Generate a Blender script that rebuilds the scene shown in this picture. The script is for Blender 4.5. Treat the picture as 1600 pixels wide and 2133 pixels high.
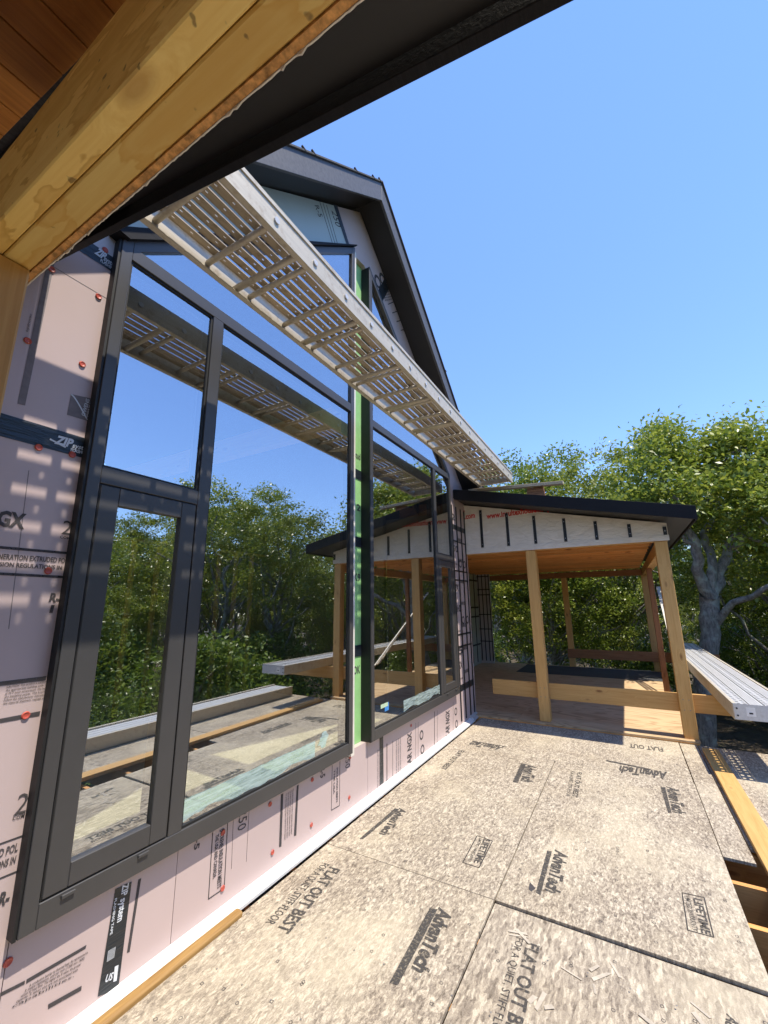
import bpy, bmesh, math, random
import numpy as np
from mathutils import Vector, Matrix
random.seed(7)
for o in list(bpy.data.objects): bpy.data.objects.remove(o)
sc = bpy.context.scene
COL = sc.collection

# ------------------------------------------------------------------ camera
FPX, YAW, PIT, ROL = 857.549, -0.516171501, 0.219664419, -0.0118751773
CX, CY = 800.0, 1066.5
CAM = Vector((2.18, 0.0, 1.677))
_f = Vector((math.sin(YAW)*math.cos(PIT), math.cos(YAW)*math.cos(PIT), math.sin(PIT)))
_r = Vector((math.cos(YAW), -math.sin(YAW), 0)); _u = _r.cross(_f)
RT = _r*math.cos(ROL)+_u*math.sin(ROL); UP = -_r*math.sin(ROL)+_u*math.cos(ROL); FW = _f
cam = bpy.data.cameras.new('camera'); cam.sensor_fit = 'HORIZONTAL'; cam.sensor_width = 36
cam.lens = 36*FPX/1600; cam.clip_start = .02; cam.clip_end = 900
camo = bpy.data.objects.new('camera', cam); COL.objects.link(camo)
camo.matrix_world = Matrix(((RT.x, UP.x, -FW.x, CAM.x), (RT.y, UP.y, -FW.y, CAM.y), (RT.z, UP.z, -FW.z, CAM.z), (0, 0, 0, 1)))
sc.camera = camo
def ray(x, y): return RT*(x-CX)-UP*(y-CY)+FW*FPX
def onX(x, y, X=0.0): d = ray(x, y); return CAM+d*((X-CAM.x)/d.x)
def onY(x, y, Y): d = ray(x, y); return CAM+d*((Y-CAM.y)/d.y)
def onZ(x, y, Z=0.0): d = ray(x, y); return CAM+d*((Z-CAM.z)/d.z)

# ------------------------------------------------------------------ light
SUN_EL = math.radians(67.4); SUN_AZ = math.radians(91.5)      # azimuth measured from +Y towards +X
world = bpy.data.worlds.new('World'); sc.world = world; world.use_nodes = True
wn = world.node_tree.nodes; wl = world.node_tree.links
sky = wn.new('ShaderNodeTexSky'); sky.sky_type = 'NISHITA'; sky.sun_disc = False
sky.sun_elevation = SUN_EL; sky.sun_rotation = SUN_AZ; sky.air_density = 1.0; sky.dust_density = 0.0; sky.ozone_density = 3.5; sky.altitude = 0
hs = wn.new('ShaderNodeHueSaturation'); hs.inputs['Saturation'].default_value = 1.12; hs.inputs['Hue'].default_value = .511; wl.new(sky.outputs[0], hs.inputs['Color'])
mxs = wn.new('ShaderNodeMix'); mxs.data_type = 'RGBA'; mxs.inputs[0].default_value = .5; mxs.inputs[7].default_value = (.56, 1.08, 2.3, 1)
wl.new(hs.outputs[0], mxs.inputs[6]); wl.new(mxs.outputs[2], wn['Background'].inputs[0]); wn['Background'].inputs[1].default_value = 0.15
sun = bpy.data.lights.new('sun', 'SUN'); sun.energy = 2.35; sun.angle = math.radians(.53); sun.color = (1, .92, .79)
suno = bpy.data.objects.new('sun', sun); COL.objects.link(suno)
sd = Vector((math.sin(SUN_AZ)*math.cos(SUN_EL), math.cos(SUN_AZ)*math.cos(SUN_EL), math.sin(SUN_EL)))
suno.rotation_euler = (-sd).to_track_quat('-Z', 'Y').to_euler(); suno.location = (20, 0, 40)
vs = sc.view_settings; vs.view_transform = 'Standard'; vs.look = 'None'; vs.exposure = 1.52; vs.gamma = 1; vs.use_curve_mapping = False
cy = sc.cycles; cy.max_bounces = 10; cy.diffuse_bounces = 4; cy.glossy_bounces = 5; cy.transmission_bounces = 6; cy.transparent_max_bounces = 16
cy.caustics_reflective = False; cy.caustics_refractive = False; cy.use_denoising = True; cy.sample_clamp_indirect = 6

# ------------------------------------------------------------------ materials
def newmat(name):
    m = bpy.data.materials.new(name); m.use_nodes = True
    return m, m.node_tree, m.node_tree.nodes['Principled BSDF']
def nd(nt, t, attrs=None, **inp):
    n = nt.nodes.new('ShaderNode'+t)
    for k, v in (attrs or {}).items(): setattr(n, k, v)
    for k, v in inp.items():
        k = k.replace('_', ' '); s = n.inputs[int(k[1:])] if k[0] == 'i' and k[1:].isdigit() else n.inputs[k]
        if hasattr(v, 'default_value') or hasattr(v, 'is_output'): nt.links.new(v, s)
        else: s.default_value = v
    return n
def ramp(nt, fac, stops):
    r = nt.nodes.new('ShaderNodeValToRGB'); nt.links.new(fac, r.inputs[0]); e = r.color_ramp.elements
    while len(e) < len(stops): e.new(.5)
    for el, (p, c) in zip(e, stops): el.position = p; el.color = (*c, 1) if len(c) == 3 else c
    return r.outputs[0]
def mixc(nt, f, a, b, mode='MIX'):
    n = nt.nodes.new('ShaderNodeMix'); n.data_type = 'RGBA'; n.blend_type = mode; n.clamp_result = True
    for i, v in ((0, f), (6, a), (7, b)):
        if hasattr(v, 'is_output'): nt.links.new(v, n.inputs[i])
        else: n.inputs[i].default_value = v if i == 0 else (*v, 1)
    return n.outputs[2]
def coords(nt, scale=(1, 1, 1), rnd=True):
    tc = nd(nt, 'TexCoord'); v = tc.outputs['Object']
    if rnd:
        oi = nd(nt, 'ObjectInfo'); mul = nd(nt, 'Math', {'operation': 'MULTIPLY'}, i0=oi.outputs['Random'], i1=37.0)
        v = nd(nt, 'VectorMath', {'operation': 'ADD'}, i0=v, i1=mul.outputs[0]).outputs[0]
    return nd(nt, 'Mapping', Vector=v, Scale=scale).outputs[0]
def bump(nt, bs, h, strength, dist=.01):
    b = nd(nt, 'Bump', Height=h, Strength=strength, Distance=dist); nt.links.new(b.outputs[0], bs.inputs['Normal'])
def wood(name, c0, c1, axis, knots=.5, rough=.65, stain=None):
    m, nt, b = newmat(name); g = [22.0, 22.0, 22.0]; g[axis] = .9
    def mul(a, k): return nd(nt, 'Math', {'operation': 'MULTIPLY'}, i0=a, i1=k).outputs[0]
    kg = [7.0, 7.0, 7.0]; kg[axis] = 2.6
    kn = nd(nt, 'TexVoronoi', Vector=coords(nt, kg), Scale=1.0, Randomness=1).outputs['Distance']
    # the grain swerves round the knots
    near = ramp(nt, kn, [(.0, (1, 1, 1)), (.32, (0, 0, 0))])
    v = nd(nt, 'VectorMath', {'operation': 'ADD'}, i0=coords(nt, g), i1=mul(near, 1.3)).outputs[0]
    n1 = nd(nt, 'TexNoise', Vector=v, Scale=1.5, Detail=8, Roughness=.6, Distortion=.35).outputs[0]
    n2 = nd(nt, 'TexNoise', Vector=v, Scale=5.5, Detail=3, Roughness=.6).outputs[0]
    f = nd(nt, 'Math', {'operation': 'MULTIPLY_ADD'}, i0=n2, i1=.45, i2=mul(n1, .6)).outputs[0]
    col = ramp(nt, f, [(.34, c1), (.66, c0)])
    kf = ramp(nt, kn, [(.06, (1, 1, 1)), (.10, (.55,)*3), (.15, (0, 0, 0))])
    col = mixc(nt, mul(kf, knots), col, (c1[0]*.42, c1[1]*.3, c1[2]*.25))
    oi = nd(nt, 'ObjectInfo'); vr = nd(nt, 'MapRange', Value=oi.outputs['Random'], i1=0., i2=1., i3=.78, i4=1.08).outputs[0]
    col = mixc(nt, 1.0, col, nd(nt, 'CombineColor', Red=vr, Green=vr, Blue=vr).outputs[0], 'MULTIPLY')
    if stain:
        st = nd(nt, 'TexNoise', Vector=coords(nt, (3, 9, 9)), Scale=1.3, Detail=4, Roughness=.5).outputs[0]
        col = mixc(nt, ramp(nt, st, [(.5, (0, 0, 0)), (.515, (.8,)*3), (.56, (.35,)*3), (.64, (.6,)*3)]), col, stain)
        sp = nd(nt, 'TexNoise', Vector=coords(nt, (1, 1, 1)), Scale=34, Detail=2).outputs[0]
        col = mixc(nt, ramp(nt, sp, [(.70, (0, 0, 0)), (.74, (.7,)*3)]), col, (.12, .07, .02))
    nt.links.new(col, b.inputs['Base Color']); b.inputs['Roughness'].default_value = rough
    bump(nt, b, f, .2, .003); return m
def plain(name, c, rough=.5, metal=0, var=.12, scale=6, bmp=0, spec=.5):
    m, nt, b = newmat(name)
    n = nd(nt, 'TexNoise', Vector=coords(nt), Scale=scale, Detail=6, Roughness=.6).outputs[0]
    col = ramp(nt, n, [(.3, tuple(x*(1-var) for x in c)), (.7, tuple(min(1, x*(1+var)) for x in c))])
    nt.links.new(col, b.inputs['Base Color']); b.inputs['Roughness'].default_value = rough; b.inputs['Metallic'].default_value = metal
    b.inputs['Specular IOR Level'].default_value = spec
    if bmp: bump(nt, b, n, bmp, .004)
    return m
M = {}
for ax in (0, 1, 2):
    a = 'xyz'[ax]
    M['pine'+a] = wood('pine lumber '+a, (.74, .45, .16), (.58, .31, .09), ax, .9)
    M['fir'+a] = wood('douglas fir '+a, (.84, .44, .15), (.62, .27, .07), ax, .7)
    M['red'+a] = wood('reddish lumber '+a, (.42, .19, .075), (.26, .10, .035), ax, .5)
    M['grey'+a] = wood('weathered board '+a, (.66, .52, .33), (.48, .35, .20), ax, .4)
M['beam'] = wood('stained laminated beam', (.94, .68, .22), (.84, .54, .14), 0, .5, .6, stain=(.62, .35, .07))
M['osbedge'] = plain('strand board edge', (.60, .31, .10), .8, 0, .55, 60, .6)
M['frame'] = plain('dark anodised window frame', (.058, .056, .055), .42, 0, .08, 3)
M['gasket'] = plain('black rubber gasket', (.012, .012, .012), .6)
M['strap'] = plain('black strap', (.012, .012, .013), .5)
M['white'] = plain('white flashing', (.82, .81, .78), .55, 0, .06, 10)
M['sidestrip'] = plain('off white wood edge', (.70, .66, .58), .6, 0, .1, 10)
M['steel'] = plain('galvanised steel', (.55, .56, .58), .45, .8)
M['tapeblue'] = plain('blue painter tape', (.05, .25, .62), .7)
M['label'] = plain('pale green label', (.55, .72, .5), .6)
M['red_washer'] = plain('red plastic washer', (.52, .09, .06), .45)
M['redprint'] = plain('red print', (.62, .035, .03), .7)
M['ink'] = plain('dark ink', (.055, .05, .052), .75, 0, .35, 40)
def m_ink(name, c, wear):
    m, nt, b = newmat(name); b.inputs['Base Color'].default_value = (*c, 1); b.inputs['Roughness'].default_value = .8
    n = nd(nt, 'TexNoise', Vector=coords(nt), Scale=70, Detail=6, Roughness=.75).outputs[0]
    nt.links.new(ramp(nt, n, wear), b.inputs['Alpha']); return m
M['ink'] = m_ink('dark ink', (.06, .054, .056), [(.3, (.55,)*3), (.5, (.95,)*3)])
M['inkdeck'] = m_ink('worn stamp ink', (.055, .05, .046), [(.36, (.15,)*3), (.52, (.9,)*3)])
M['inkgrey'] = plain('grey ink', (.20, .175, .18), .7, 0, .15, 30)
M['whiteink'] = plain('white ink', (.7, .74, .78), .6)
M['strand'] = plain('pale strands', (.46, .40, .32), .8, 0, .35, 12)
M['oldtimber'] = wood('rough old timber', (.52, .31, .10), (.30, .16, .045), 1, .9)
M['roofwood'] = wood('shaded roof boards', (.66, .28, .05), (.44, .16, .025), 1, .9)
M['roofing'] = plain('roof shingles', (.05, .05, .052), .85, 0, .4, 40, .5)
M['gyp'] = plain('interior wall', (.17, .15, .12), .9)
M['nail'] = plain('nail head', (.3, .28, .26), .5, .6)
M['membrane'] = plain('dark grey membrane', (.055, .056, .06), .75, 0, .2, 5)
M['bucket'] = plain('dark label', (.1, .1, .1), .5)

def m_fascia():
    m, nt, b = newmat('charcoal wood grain fascia')
    n = nd(nt, 'TexNoise', Vector=coords(nt, (30, 3, 30)), Scale=2.5, Detail=6, Roughness=.7, Distortion=1.2).outputs[0]
    nt.links.new(ramp(nt, n, [(.3, (.008, .008, .010)), (.7, (.016, .016, .018))]), b.inputs['Base Color'])
    b.inputs['Roughness'].default_value = .6; b.inputs['Specular IOR Level'].default_value = .15; bump(nt, b, n, .35, .003); return m
M['fascia'] = m_fascia()
M['rake'] = plain('rake board with painted sun sheen', (.085, .082, .084), .5, 0, .25, 30, .3)  # same dark board as the fascia; sun sheen put into a lighter base colour
def m_soffit():
    m, nt, b = newmat('dark bronze soffit')
    b.inputs['Base Color'].default_value = (.013, .012, .0115, 1); b.inputs['Roughness'].default_value = .5; return m
M['soffit'] = m_soffit()
def m_foam(name, c):
    m, nt, b = newmat(name)
    n = nd(nt, 'TexNoise', Vector=coords(nt), Scale=3, Detail=4).outputs[0]
    s = nd(nt, 'TexNoise', Vector=coords(nt, (1, 2, 9)), Scale=14, Detail=5, Roughness=.7).outputs[0]
    col = ramp(nt, n, [(.3, tuple(x*.95 for x in c)), (.7, c)])
    col = mixc(nt, ramp(nt, s, [(.62, (0, 0, 0)), (.8, (.45,)*3)]), col, tuple(min(1, x*1.2) for x in c))
    nt.links.new(col, b.inputs['Base Color']); b.inputs['Roughness'].default_value = .38; b.inputs['Specular IOR Level'].default_value = .4
    bump(nt, b, s, .06, .002); return m
M['foam'] = m_foam('pink foam board', (.56, .445, .425))
M['foamg'] = m_foam('pale green foam board', (.50, .55, .50))
M['foamw'] = m_foam('pale foam board', (.60, .56, .56))
M['zip'] = plain('green sheathing', (.30, .58, .22), .6, 0, .12, 8)
def m_tape():
    m, nt, b = newmat('black flashing tape')
    n = nd(nt, 'TexNoise', Vector=coords(nt, (3, 3, 22)), Scale=3, Detail=4, Distortion=.6).outputs[0]
    b.inputs['Base Color'].default_value = (.016, .022, .028, 1); b.inputs['Roughness'].default_value = .36; bump(nt, b, n, .5, .01); return m
M['tape'] = m_tape()
def m_wrap():
    m, nt, b = newmat('white house wrap')
    n = nd(nt, 'TexNoise', Vector=coords(nt, (3, 3, 7)), Scale=2.2, Detail=5, Roughness=.55, Distortion=1).outputs[0]
    nt.links.new(ramp(nt, n, [(.3, (.74, .69, .60)), (.7, (.85, .80, .71))]), b.inputs['Base Color'])
    b.inputs['Roughness'].default_value = .6; bump(nt, b, n, .5, .03); return m
M['wrap'] = m_wrap()
def m_deck(name, k, contrast, asp=1.0):
    m, nt, b = newmat(name)
    base = coords(nt)
    g = []
    for rot, sx, sy in ((.5, 75, 30), (-.8, 60, 24), (1.9, 120, 45), (2.7, 40, 15)):
        wp = nd(nt, 'TexNoise', Vector=base, Scale=35, Detail=2).outputs['Color']
        wv = nd(nt, 'VectorMath', {'operation': 'MULTIPLY_ADD'}, i0=wp, i1=(.02, .02, .0), i2=base).outputs[0]
        mp = nd(nt, 'Mapping', Vector=wv, Rotation=(0, 0, rot), Scale=(sx*k*asp, sy*k/asp, 1)).outputs[0]
        g.append(nd(nt, 'SeparateColor', Color=nd(nt, 'TexVoronoi', {'voronoi_dimensions': '2D'}, Vector=mp, Scale=1, Randomness=1).outputs['Color']).outputs[0])
    def mad(a, c, d): return nd(nt, 'Math', {'operation': 'MULTIPLY_ADD'}, i0=a, i1=c, i2=d).outputs[0]
    f = mad(g[0], .27, mad(g[1], .27, mad(g[2], .22, mad(g[3], .24, 0.0))))
    fine = nd(nt, 'TexNoise', Vector=base, Scale=190, Detail=4, Roughness=.85).outputs[0]
    f = mad(fine, 1.15, mad(f, 1.0, -.575))
    f = mad(nd(nt, 'Math', {'operation': 'SUBTRACT'}, i0=f, i1=.5).outputs[0], contrast, .5)
    col = ramp(nt, f, [(.10, (.13, .105, .08)), (.36, (.28, .235, .185)), (.58, (.41, .35, .27)), (.85, (.66, .58, .45))])
    big = nd(nt, 'TexNoise', Vector=base, Scale=2.2, Detail=6, Roughness=.65).outputs[0]
    col = mixc(nt, ramp(nt, big, [(.42, (0, 0, 0)), (.66, (.6,)*3)]), col, (.78, .75, .71), 'MULTIPLY')
    wf = nd(nt, 'TexNoise', Vector=nd(nt, 'Mapping', Vector=base, Location=(7, 3, 0), Scale=(1, .7, 1)).outputs[0], Scale=1.6, Detail=5, Roughness=.6).outputs[0]
    col = mixc(nt, ramp(nt, wf, [(.5, (0, 0, 0)), (.68, (.5,)*3)]), col, (.60, .52, .38))
    nt.links.new(col, b.inputs['Base Color']); b.inputs['Roughness'].default_value = .85; b.inputs['Specular IOR Level'].default_value = .2
    bump(nt, b, f, .3, .002); return m
M['deck'] = m_deck('weathered strand subfloor', 1.75, 1.0)
M['deckcoarse'] = m_deck('coarse strand subfloor', 1.0, .95, 1.2)
def m_ply(name, c0, c1):
    m, nt, b = newmat(name)
    n = nd(nt, 'TexNoise', Vector=coords(nt, (.55, 2.0, 1)), Scale=1.5, Detail=1.5, Distortion=.8).outputs[0]
    fr = ramp(nt, nd(nt, 'Math', {'operation': 'FRACT'}, i0=nd(nt, 'Math', {'operation': 'MULTIPLY'}, i0=n, i1=10.0).outputs[0]).outputs[0], [(.0, (.1,)*3), (.55, (.25,)*3), (.85, (1, 1, 1)), (1, (.2,)*3)])
    fi = nd(nt, 'TexNoise', Vector=coords(nt, (4, 60, 1)), Scale=2, Detail=5).outputs[0]
    f = nd(nt, 'Math', {'operation': 'MULTIPLY_ADD'}, i0=fr, i1=.6, i2=nd(nt, 'Math', {'operation': 'MULTIPLY'}, i0=fi, i1=.4).outputs[0]).outputs[0]
    nt.links.new(ramp(nt, f, [(.1, c0), (.8, c1)]), b.inputs['Base Color']); b.inputs['Roughness'].default_value = .75; return m
M['ply'] = m_ply('plywood', (.66, .48, .28), (.40, .26, .14))
M['floorin'] = m_ply('interior subfloor', (.86, .78, .55), (.78, .70, .48))
def m_alu(name, c, rough, dirt):
    m, nt, b = newmat(name)
    n = nd(nt, 'TexNoise', Vector=coords(nt, (20, 1.2, 20)), Scale=3, Detail=7, Roughness=.7).outputs[0]
    s = nd(nt, 'TexNoise', Vector=coords(nt), Scale=16, Detail=6, Roughness=.7).outputs[0]
    col = ramp(nt, n, [(.3, tuple(x*.8 for x in c)), (.7, c)])
    col = mixc(nt, ramp(nt, s, [(.52, (0, 0, 0)), (.72, (.8,)*3)]), col, dirt)
    nt.links.new(col, b.inputs['Base Color']); b.inputs['Metallic'].default_value = .2; b.inputs['Roughness'].default_value = rough; bump(nt, b, n, .12, .003); return m
M['alu'] = m_alu('weathered aluminium', (.64, .575, .46), .5, (.36, .28, .19))
M['aludirty'] = m_alu('grimy aluminium', (.46, .38, .27), .55, (.20, .14, .09))
M['aluclean'] = m_alu('bright aluminium', (.66, .66, .66), .42, (.5, .48, .45))
def m_glass(name, lo):
    m = bpy.data.materials.new(name); m.use_nodes = True; nt = m.node_tree; nt.nodes.remove(nt.nodes['Principled BSDF'])
    n = nd(nt, 'TexNoise', Vector=coords(nt, (1, 1, 1)), Scale=.9, Detail=1).outputs[0]
    bp = nd(nt, 'Bump', Height=n, Strength=.05, Distance=.02)
    gl = nd(nt, 'BsdfGlossy', Color=(.95, .98, 1, 1), Roughness=0.0, Normal=bp.outputs[0])
    tr = nd(nt, 'BsdfTransparent', Color=(.96, .985, .955, 1))
    lw = nd(nt, 'LayerWeight', Blend=.5); p5 = nd(nt, 'Math', {'operation': 'POWER'}, i0=lw.outputs['Facing'], i1=5.0); fr = nd(nt, 'Math', {'operation': 'MULTIPLY_ADD'}, i0=p5.outputs[0], i1=.96, i2=.04)
    mx = nd(nt, 'MixShader', i0=nd(nt, 'MapRange', Value=fr.outputs[0], i1=.0, i2=1., i3=lo, i4=1.0).outputs[0], i1=tr.outputs[0], i2=gl.outputs[0])
    nt.links.new(mx.outputs[0], nt.nodes['Material Output'].inputs[0]); return m
M['glass'] = m_glass('coated window glass', .48); M['glassin'] = m_glass('inner window glass', .0)
def m_film():
    m = bpy.data.materials.new('protective film'); m.use_nodes = True; nt = m.node_tree; nt.nodes.remove(nt.nodes['Principled BSDF'])
    n = nd(nt, 'TexNoise', Vector=coords(nt, (1, 3, 26)), Scale=3, Detail=5).outputs[0]
    df = nd(nt, 'BsdfDiffuse', Color=(.66, .82, .79, 1)); tr = nd(nt, 'BsdfTransparent', Color=(.75, .95, .95, 1))
    mx = nd(nt, 'MixShader', i0=ramp(nt, n, [(.35, (.22,)*3), (.65, (.55,)*3)]), i1=tr.outputs[0], i2=df.outputs[0])
    nt.links.new(mx.outputs[0], nt.nodes['Material Output'].inputs[0]); return m
M['film'] = m_film()
def m_leaf(name, c0, c1, tl):
    m = bpy.data.materials.new(name); m.use_nodes = True; nt = m.node_tree; b = nt.nodes['Principled BSDF']
    geo = nd(nt, 'NewGeometry'); oi = nd(nt, 'ObjectInfo')
    r = nd(nt, 'Math', {'operation': 'MULTIPLY_ADD'}, i0=oi.outputs['Random'], i1=.35, i2=nd(nt, 'Math', {'operation': 'MULTIPLY'}, i0=geo.outputs['Random Per Island'], i1=.65).outputs[0]).outputs[0]
    col = ramp(nt, r, [(.15, c0), (.6, tuple((p*2+q)/3 for p, q in zip(c0, c1))), (.95, c1)])
    nt.links.new(col, b.inputs['Base Color']); b.inputs['Roughness'].default_value = .36
    t = nd(nt, 'BsdfTranslucent', Color=col)
    mx = nd(nt, 'MixShader', i0=tl, i1=b.outputs[0], i2=t.outputs[0]); nt.links.new(mx.outputs[0], nt.nodes['Material Output'].inputs[0]); return m
M['leaf'] = m_leaf('oak leaves', (.13, .20, .02), (.46, .48, .08), .40)
M['leafy'] = m_leaf('yellowish leaves', (.15, .20, .02), (.46, .47, .09), .38)
M['leafd'] = m_leaf('dark leaves', (.10, .17, .02), (.34, .42, .07), .38)
def m_bark():
    m, nt, b = newmat('grey lichen bark')
    n = nd(nt, 'TexNoise', Vector=coords(nt, (7, 7, 2)), Scale=3, Detail=8, Roughness=.7).outputs[0]
    l = nd(nt, 'TexNoise', Vector=coords(nt), Scale=5, Detail=5).outputs[0]
    col = ramp(nt, n, [(.35, (.12, .105, .09)), (.65, (.34, .32, .28))])
    col = mixc(nt, ramp(nt, l, [(.5, (0, 0, 0)), (.62, (.7,)*3)]), col, (.42, .45, .37))
    nt.links.new(col, b.inputs['Base Color']); b.inputs['Roughness'].default_value = .9; bump(nt, b, n, .8, .03); return m
M['bark'] = m_bark()
def m_ground():
    m, nt, b = newmat('forest floor')
    n = nd(nt, 'TexNoise', Vector=coords(nt, (1, 1, 1), False), Scale=2.5, Detail=8, Roughness=.75).outputs[0]
    nt.links.new(ramp(nt, n, [(.35, (.035, .028, .018)), (.55, (.09, .065, .04)), (.7, (.08, .09, .03))]), b.inputs['Base Color'])
    b.inputs['Roughness'].default_value = .95; bump(nt, b, n, 1, .1); return m
M['ground'] = m_ground()

# ------------------------------------------------------------------ builders
WL = {}
def wloc(o): return WL.get(o.name, Vector((0, 0, 0))) if o else Vector((0, 0, 0))
def tag(o, label=None, cat=None, group=None, kind=None):
    for k, v in (('label', label), ('category', cat), ('group', group), ('kind', kind)):
        if v: o[k] = v
    return o
def link(name, me, mat, parent, loc):
    o = bpy.data.objects.new(name, me); COL.objects.link(o)
    if mat and not me.materials: me.materials.append(M[mat])
    o.parent = parent; o.location = Vector(loc)-wloc(parent); WL[o.name] = Vector(loc); return o
def empty(name, loc, label, cat, group=None):
    o = bpy.data.objects.new(name, None); COL.objects.link(o); o.empty_display_size = .1
    o.location = loc; WL[o.name] = Vector(loc); return tag(o, label, cat, group)
class MB:
    def __init__(s): s.v = []; s.f = []
    def add(s, vs, fs):
        n = len(s.v); s.v += [tuple(x) for x in vs]; s.f += [tuple(i+n for i in f) for f in fs]; return s
    def box(s, x0, x1, y0, y1, z0, z1):
        x0, x1 = min(x0, x1), max(x0, x1); y0, y1 = min(y0, y1), max(y0, y1); z0, z1 = min(z0, z1), max(z0, z1)
        return s.add([(x0, y0, z0), (x1, y0, z0), (x1, y1, z0), (x0, y1, z0), (x0, y0, z1), (x1, y0, z1), (x1, y1, z1), (x0, y1, z1)],
                     [(3, 2, 1, 0), (4, 5, 6, 7), (0, 1, 5, 4), (1, 2, 6, 5), (2, 3, 7, 6), (3, 0, 4, 7)])
    def prism(s, poly, axis, a, b):      # polygon in the two other axes (cyclic order), extruded along axis
        def P(t, q):
            return {0: (t, q[0], q[1]), 1: (q[0], t, q[1]), 2: (q[0], q[1], t)}[axis]
        n = len(poly); area = sum(poly[i][0]*poly[(i+1) % n][1]-poly[(i+1) % n][0]*poly[i][1] for i in range(n))
        if (area < 0) != (axis == 1): poly = poly[::-1]
        a, b = min(a, b), max(a, b)
        return s.add([P(a, q) for q in poly]+[P(b, q) for q in poly],
                     [tuple(range(n))[::-1], tuple(range(n, 2*n))]+[(i, (i+1) % n, n+(i+1) % n, n+i) for i in range(n)])
    def bar(s, p0, p1, w, h, up=(0, 0, 1)):
        p0, p1 = Vector(p0), Vector(p1); d = (p1-p0).normalized(); r = d.cross(Vector(up)).normalized(); u = r.cross(d)
        vs = [p+r*a*w/2+u*b*h/2 for p in (p0, p1) for a, b in ((-1, -1), (1, -1), (1, 1), (-1, 1))]
        return s.add(vs, [(0, 1, 2, 3), (7, 6, 5, 4), (0, 4, 5, 1), (1, 5, 6, 2), (2, 6, 7, 3), (3, 7, 4, 0)])
    def tube(s, pts, rad, n=10, cap=True):
        rings = []; pts = [Vector(p) for p in pts]; ref = Vector((.3, .1, 1)).normalized()
        if not isinstance(rad, (list, tuple)): rad = [rad]*len(pts)
        base = len(s.v)
        for i, p in enumerate(pts):
            d = (pts[min(i+1, len(pts)-1)]-pts[max(i-1, 0)]).normalized()
            if abs(d.dot(ref)) > .95: ref = Vector((1, 0, .2)).normalized()
            a = d.cross(ref).normalized(); b = d.cross(a)
            s.v += [tuple(p+(a*math.cos(t)+b*math.sin(t))*rad[i]) for t in [2*math.pi*k/n for k in range(n)]]
        for i in range(len(pts)-1):
            for k in range(n):
                A = base+i*n+k; B = base+i*n+(k+1) % n; s.f.append((A, B, B+n, A+n))
        if cap: s.f.append(tuple(base+k for k in range(n))[::-1]); s.f.append(tuple(base+(len(pts)-1)*n+k for k in range(n)))
        return s
    def quad(s, pts): return s.add(pts, [tuple(range(len(pts)))])
    def ring(s, c, ax, ay, r0, r1, n=20):
        c, ax, ay = Vector(c), Vector(ax), Vector(ay); vs = []
        for r in (r0, r1): vs += [c+ax*math.cos(2*math.pi*k/n)*r+ay*math.sin(2*math.pi*k/n)*r for k in range(n)]
        return s.add(vs, [(k, n+k, n+(k+1) % n, (k+1) % n) for k in range(n)])
    def mesh(s, name, centre, bevel=0, smooth=False):
        me = bpy.data.meshes.new(name); c = Vector(centre)
        me.from_pydata([(x-c.x, y-c.y, z-c.z) for x, y, z in s.v], [], s.f)
        if bevel:
            bm = bmesh.new(); bm.from_mesh(me); bmesh.ops.bevel(bm, geom=bm.edges[:], offset=bevel, segments=1, affect='EDGES'); bm.to_mesh(me); bm.free()
        if smooth: me.polygons.foreach_set('use_smooth', [True]*len(me.polygons))
        me.update(); return me
    def build(s, name, mat, parent=None, bevel=0, smooth=False, centre=None):
        a = np.array(s.v); c = Vector(((a.min(0)+a.max(0))/2).tolist()) if centre is None else Vector(centre)
        return link(name, s.mesh(name, c, bevel, smooth), mat, parent, c)
def box(name, mat, parent, *b, bevel=0): return MB().box(*b).build(name, mat, parent, bevel)
def fontmesh(s, bold=0):
    cu = bpy.data.curves.new('t', 'FONT'); cu.body = s; cu.offset = bold; cu.resolution_u = 2
    o = bpy.data.objects.new('t', cu); me = bpy.data.meshes.new_from_object(o)
    v = np.array([tuple(x.co) for x in me.vertices]); f = [tuple(p.vertices) for p in me.polygons]
    bpy.data.objects.remove(o); bpy.data.curves.remove(cu); bpy.data.meshes.remove(me); return v, f
def text(parent, s, P0, P1, H, nrm, mat='ink', bold=.02, lift=.0025, shear=0, name='lettering'):
    """flat print: baseline from P0 to P1, height H metres, lying on a surface with normal nrm"""
    v, f = fontmesh(s, bold); P0, P1, nrm = Vector(P0), Vector(P1), Vector(nrm)
    x0, x1 = v[:, 0].min(), v[:, 0].max(); d = P1-P0; u = nrm.cross(d.normalized()); cap = .72
    pts = [P0+d*((x-x0)/(x1-x0))+u*(y/cap*H)+d.normalized()*(shear*y/cap*H)+nrm*lift for x, y, _ in v]
    mb = MB(); mb.add(pts, f); return mb.build(name, mat, parent)
def clip(poly, axis, lim, keep_less=True):
    out = []; n = len(poly)
    for i in range(n):
        a, b = poly[i], poly[(i+1) % n]; ia = (a[axis] <= lim) == keep_less; ib = (b[axis] <= lim) == keep_less
        if ia: out.append(a)
        if ia != ib:
            t = (lim-a[axis])/(b[axis]-a[axis]); out.append(tuple(a[k]+t*(b[k]-a[k]) for k in range(2)))
    return out

# ================================================================== SETTING: ground
g = MB(); n = 60; xs = [-150+300*i/n for i in range(n+1)]
for j in range(n+1):
    for i in range(n+1):
        x, y = xs[i], xs[j]+10; g.v.append((x, y, -2.7-.25*math.sin(x*.21)*math.cos(y*.17)-.015*max(0, x-6)))
g.f = [(j*(n+1)+i, j*(n+1)+i+1, (j+1)*(n+1)+i+1, (j+1)*(n+1)+i) for j in range(n) for i in range(n)]
tag(g.build('ground', 'ground'), kind='structure')

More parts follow.
